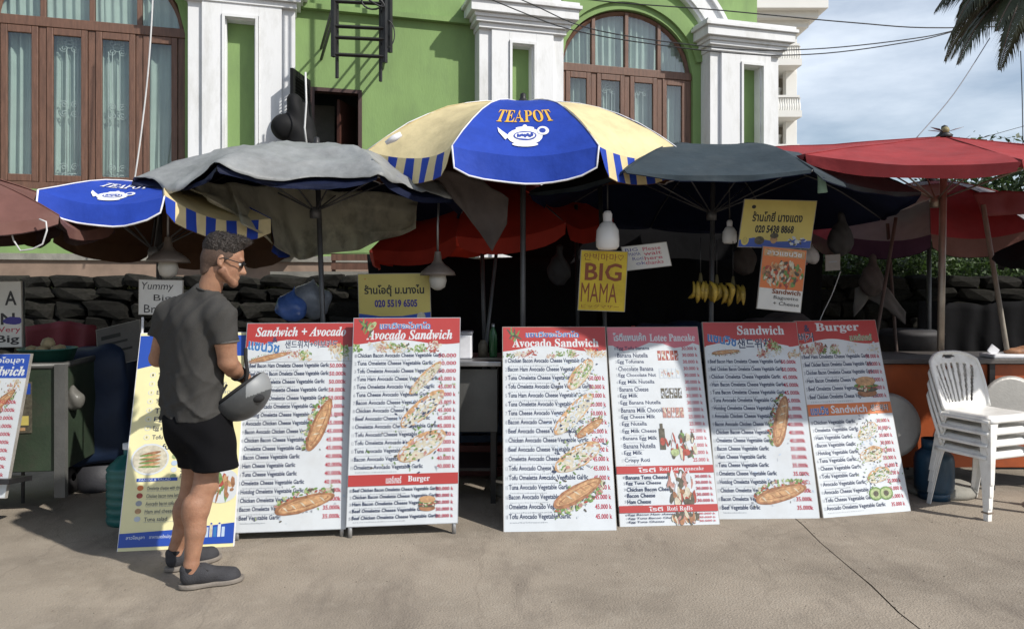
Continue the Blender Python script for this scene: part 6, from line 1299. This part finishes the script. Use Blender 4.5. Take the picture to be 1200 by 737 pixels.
# sunglasses
g_ = MB()
for s_ in (-1, 1):
    b0 = hp(.104, s_*.034, -.017)
    g_.add([b0+hs*(s_*.026*math.cos(t*PI/6))*1.0+hu*(.020*math.sin(t*PI/6))-hf*(abs(math.cos(t*PI/6))*.006 if math.cos(t*PI/6) > 0 else 0) for t in range(12)], [tuple(range(12))])
sg = g_.build('sunglasses', m_lens, man, solid=.003)
g_ = MB(); 
for s_ in (-1, 1): g_.tube([hp(.100, s_*.062, -.012), hp(.06, s_*.080, -.010), hp(.005, s_*.083, -.006), hp(-.012, s_*.083, -.018)], .0028, 5)
g_.tube([hp(.108, .012, -.012), hp(.112, 0, -.008), hp(.108, -.012, -.012)], .003, 5); g_.build('temple_arm', m_lace, man)
# shirt
def tdisp(X, Y, Z):
    px_ = X*S_.x+Y*S_.y
    rid = lambda q: (1-np.abs(np.sin(q)))**3
    f = -.011*rid(px_*16+Z*9+1.3*np.sin(Z*7))*np.clip((1.30-Z)*2.2, 0, 1)-.010*rid(Z*24-px_*22+1.5*np.sin(px_*12))*np.clip((1.12-Z)*4, 0, 1)-.008*rid(px_*20-Z*14+2)*np.clip((Z-1.2)*5, 0, 1)+.003*np.sin(px_*55+Z*16+2*np.sin(Z*9))*np.clip(1.25-(Z-.85)*1.5, .15, 1)+.003*np.sin(Z*42+px_*30+3*np.sin(px_*20))*np.clip((1.35-Z)*2, 0, 1)+.0022*np.sin(X*90-Z*60+Y*40)
    return f
hemL = W(225, 487, 3.88)
tee = [cap(W(201, 371, 3.96), W(228, 366, 3.88), .066, .074), cap(W(228, 366, 3.88), W(257, 372, 3.79), .074, .068),
       cap(W(238, 345, 3.88), W(209, 362, 3.94), .056, .052), cap(W(243, 346, 3.87), W(257, 363, 3.80), .052, .054),
       cap(W(213, 385, 3.95), W(214, 492, 3.93), .106, .106), cap(W(238, 385, 3.82), W(235, 492, 3.82), .104, .100), cap(W(226, 380, 3.88), W(226, 492, 3.87), .112, .112),
       cap(LS+Vector((.01, 0, -.005)), W(186, 396, 4.0), .064, .058, clip=(W(185, 393, 4.0), (-.25, .1, -.96))), cap(RS+Vector((-.005, 0, -.005)), W(265, 404, 3.765), .064, .063, clip=(W(265, 401, 3.765), (.10, .05, -.99)))]
sdfobj('t_shirt', tee, .006, m_tee, man, k=.055, it=2, disp=tdisp, cut=[(W(225, 490, 3.88), (.04, 0, -1)), ], cuts=[cap(W(246, 336, 3.88), W(250, 326, 3.88), .056, .066)])
b = MB(); b.tube([W(245, 340.5, 3.87)+Vector((.066*math.cos(t/20*2*PI), .062*math.sin(t/20*2*PI), -.022*math.cos(t/20*2*PI))) for t in range(20)], .006, 6, closed=True); b.build('collar', m_tee, man)
b = MB(); b.tube([W(265, 401, 3.765)+Vector((.0605*math.cos(t/20*2*PI), .060*math.sin(t/20*2*PI), .006*math.cos(t/20*2*PI))) for t in range(20)], .0055, 6, closed=True); b.build('sleeve_hem', mat('lighter hem stitching', (.10, .095, .09), rough=.85), man)
# shorts
def sdisp(X, Y, Z): return .005*np.sin(X*38+Y*30+Z*14+2*np.sin(Z*14))*np.clip((1.05-Z)*3, 0, 1)+.003*np.sin(Z*50+X*35)
sdfobj('shorts', [cap(W(217, 490, 3.92), W(235, 490, 3.84), .098, .096), ell(W(226, 500, 3.88), (.138, .13, .12)), cap(W(228, 500, 3.90), W(238, 556, 3.93), .125, .110), cap(W(244, 500, 3.84), W(254, 556, 3.80), .118, .108)], .007, m_short, man, k=.06, it=2, disp=sdisp,
       cut=[(W(245, 548, 3.83), (.05, 0, -1)), (W(225, 478, 3.88), (0, 0, 1))])
# shoes
def shoe(h, d, nm):
    s2 = Vector((d.y, -d.x, 0)); z = lambda k: Vector((0, 0, k)); Z3 = lambda f, s, u: h+d*f+s2*s+z(u)
    t = bpy.data.objects.new('shoe', None); C.objects.link(t); t.parent = man
    a = math.atan2(d.y, d.x); Rm = np.array([[d.x, s2.x, 0], [d.y, s2.y, 0], [0, 0, 1]])
    up = [cap(Z3(.045, 0, .055), Z3(.12, 0, .060), .040, .044), cap(Z3(.12, 0, .055), Z3(.245, .005, .042), .046, .034), ell(Z3(.225, .006, .030), (.062, .048, .033), Rm), cap(Z3(.04, 0, .075), Z3(.03, 0, .095), .034, .030), cap(Z3(.07, 0, .085), Z3(.10, 0, .085), .034, .032)]
    sdfobj('upper', up, .0045, m_shoe, t, k=.02, it=2, cut=[(Z3(0, 0, .020), (0, 0, -1))], cuts=[cap(Z3(.052, 0, .10), Z3(.050, 0, .15), .034, .036)])
    sdfobj('sole', [ell(Z3(.060, 0, .020), (.066, .040, .07), Rm), ell(Z3(.225, .006, .020), (.080, .051, .07), Rm), cap(Z3(.06, 0, .02), Z3(.22, .004, .02), .042, .046)], .004, m_sole, t, k=.02, it=1, cut=[(Z3(0, 0, .003), (0, 0, -1)), (Z3(0, 0, .026), (0, 0, 1))])
    b = MB()
    for k in range(5):
        f = .095+k*.022; zz = .116-k*.0105; b.tube([Z3(f, -.026, zz-.010), Z3(f+.004, 0, zz), Z3(f, .026, zz-.010)], .0035, 5); b.tube([Z3(f, -.026, zz-.010), Z3(f+.02, .02, zz-.012)], .003, 5)
    b.tube([Z3(.10, 0, .105), Z3(.11, .03, .10), Z3(.13, .04, .085)], .003, 5); b.tube([Z3(.10, 0, .105), Z3(.12, -.02, .108), Z3(.14, -.035, .09)], .003, 5); b.build('lace', m_lace, t)
    sdfobj('sock', [cap(Z3(.052, 0, .08), Z3(.053, 0, .118), .0385, .0395)], .005, m_sock, t, k=.01, cut=[(Z3(0, 0, .115), (0, 0, 1))])
shoe(hn, fn_, 1); shoe(hfr, ff_, 2)
# tattoo on the forearm: fine dark line work just proud of the skin is skipped; a wristband instead
b = MB(); dq = (wr_r-el_r).normalized(); aq = dq.orthogonal().normalized(); bq = dq.cross(aq); cw = el_r.lerp(wr_r, .86)
b.tube([cw+(aq*math.cos(t/16*2*PI)+bq*math.sin(t/16*2*PI))*.036 for t in range(16)], .007, 6, closed=True); b.build('wristband', m_lace, man)
# helmet, hanging upside down by its chin bar
hm = thing('motorcycle_helmet', 'grey and black open-face helmet held upside down in his right hand', 'helmet', tuple(P(283, 463, 3.88)))
m_hel = mat('satin grey helmet shell', (.060, .064, .067), rough=.45, var=.08, bump=.02, coat=.0, dirt=(.10, .10, .10), dscale=30, damt=.4); m_helw = mat('light grey helmet side', (.22, .23, .235), rough=.5, var=.08, bump=0); m_pad = mat('black padding', (.015, .015, .016), rough=.9)
ax_ = Vector((-.60, -.12, .79)).normalized()        # opening direction: up and to the left
Rz = np.array([[.80, 0, -.60], [0, 1, 0], [.60, 0, .80]])
shell = [ell((0, 0, 0), (.150, .118, .125), Rz), ell((.035, 0, .030), (.115, .112, .10), Rz)]
inner = [ell((-.02, -.004, .030), (.122, .094, .105), Rz), cap((-.03, 0, .06), (-.10, 0, .16), .095, .12)]
sdfobj('shell', shell, .005, m_hel, hm, k=.03, it=2, cuts=inner, cut=[((-.012, 0, .030), tuple(ax_))], mats=[m_hel, m_helw],
       matf=lambda c: np.where((c[:, 0] > .062) & (c[:, 2]-c[:, 0]*.35 > -.018), 1, 0))
sdfobj('padding', [ell((-.004, 0, .006), (.132, .104, .108), Rz)], .006, m_pad, hm, k=.02, cuts=[ell((-.02, 0, .045), (.098, .076, .095), Rz)], cut=[((-.016, 0, .040), tuple(ax_))])
b = MB(); e1 = Vector((.79, 0, .60)); e2 = Vector((0, 1, 0)); rc = Vector((-.008, 0, .028))
b.tube([rc+e1*.137*math.cos(t/28*2*PI)+e2*.108*math.sin(t/28*2*PI)+Vector((0, 0, .016*math.sin(t/28*2*PI)*0)) for t in range(28)], .009, 6, closed=True); b.build('rim', m_pad, hm)
sdfobj('visor_hinge_cover', [ell((.100, -.068, -.004), (.042, .028, .024))], .005, m_pad, hm, k=.01)
b = MB(); b.tube([(-.06, -.04, .06), (-.085, -.07, .0), (-.083, -.08, -.075), (-.087, -.08, -.14)], .0065, 5); b.tube([(.03, -.03, .06), (.035, -.01, .12), (.022, .0, .19), (.015, .02, .24)], .010, 6); b.build('strap', m_pad, hm)
MB().box((-.088, -.08, -.155), (.016, .008, .04), rot=Matrix.Rotation(.25, 3, 'Y')).build('buckle', m_steel, hm)
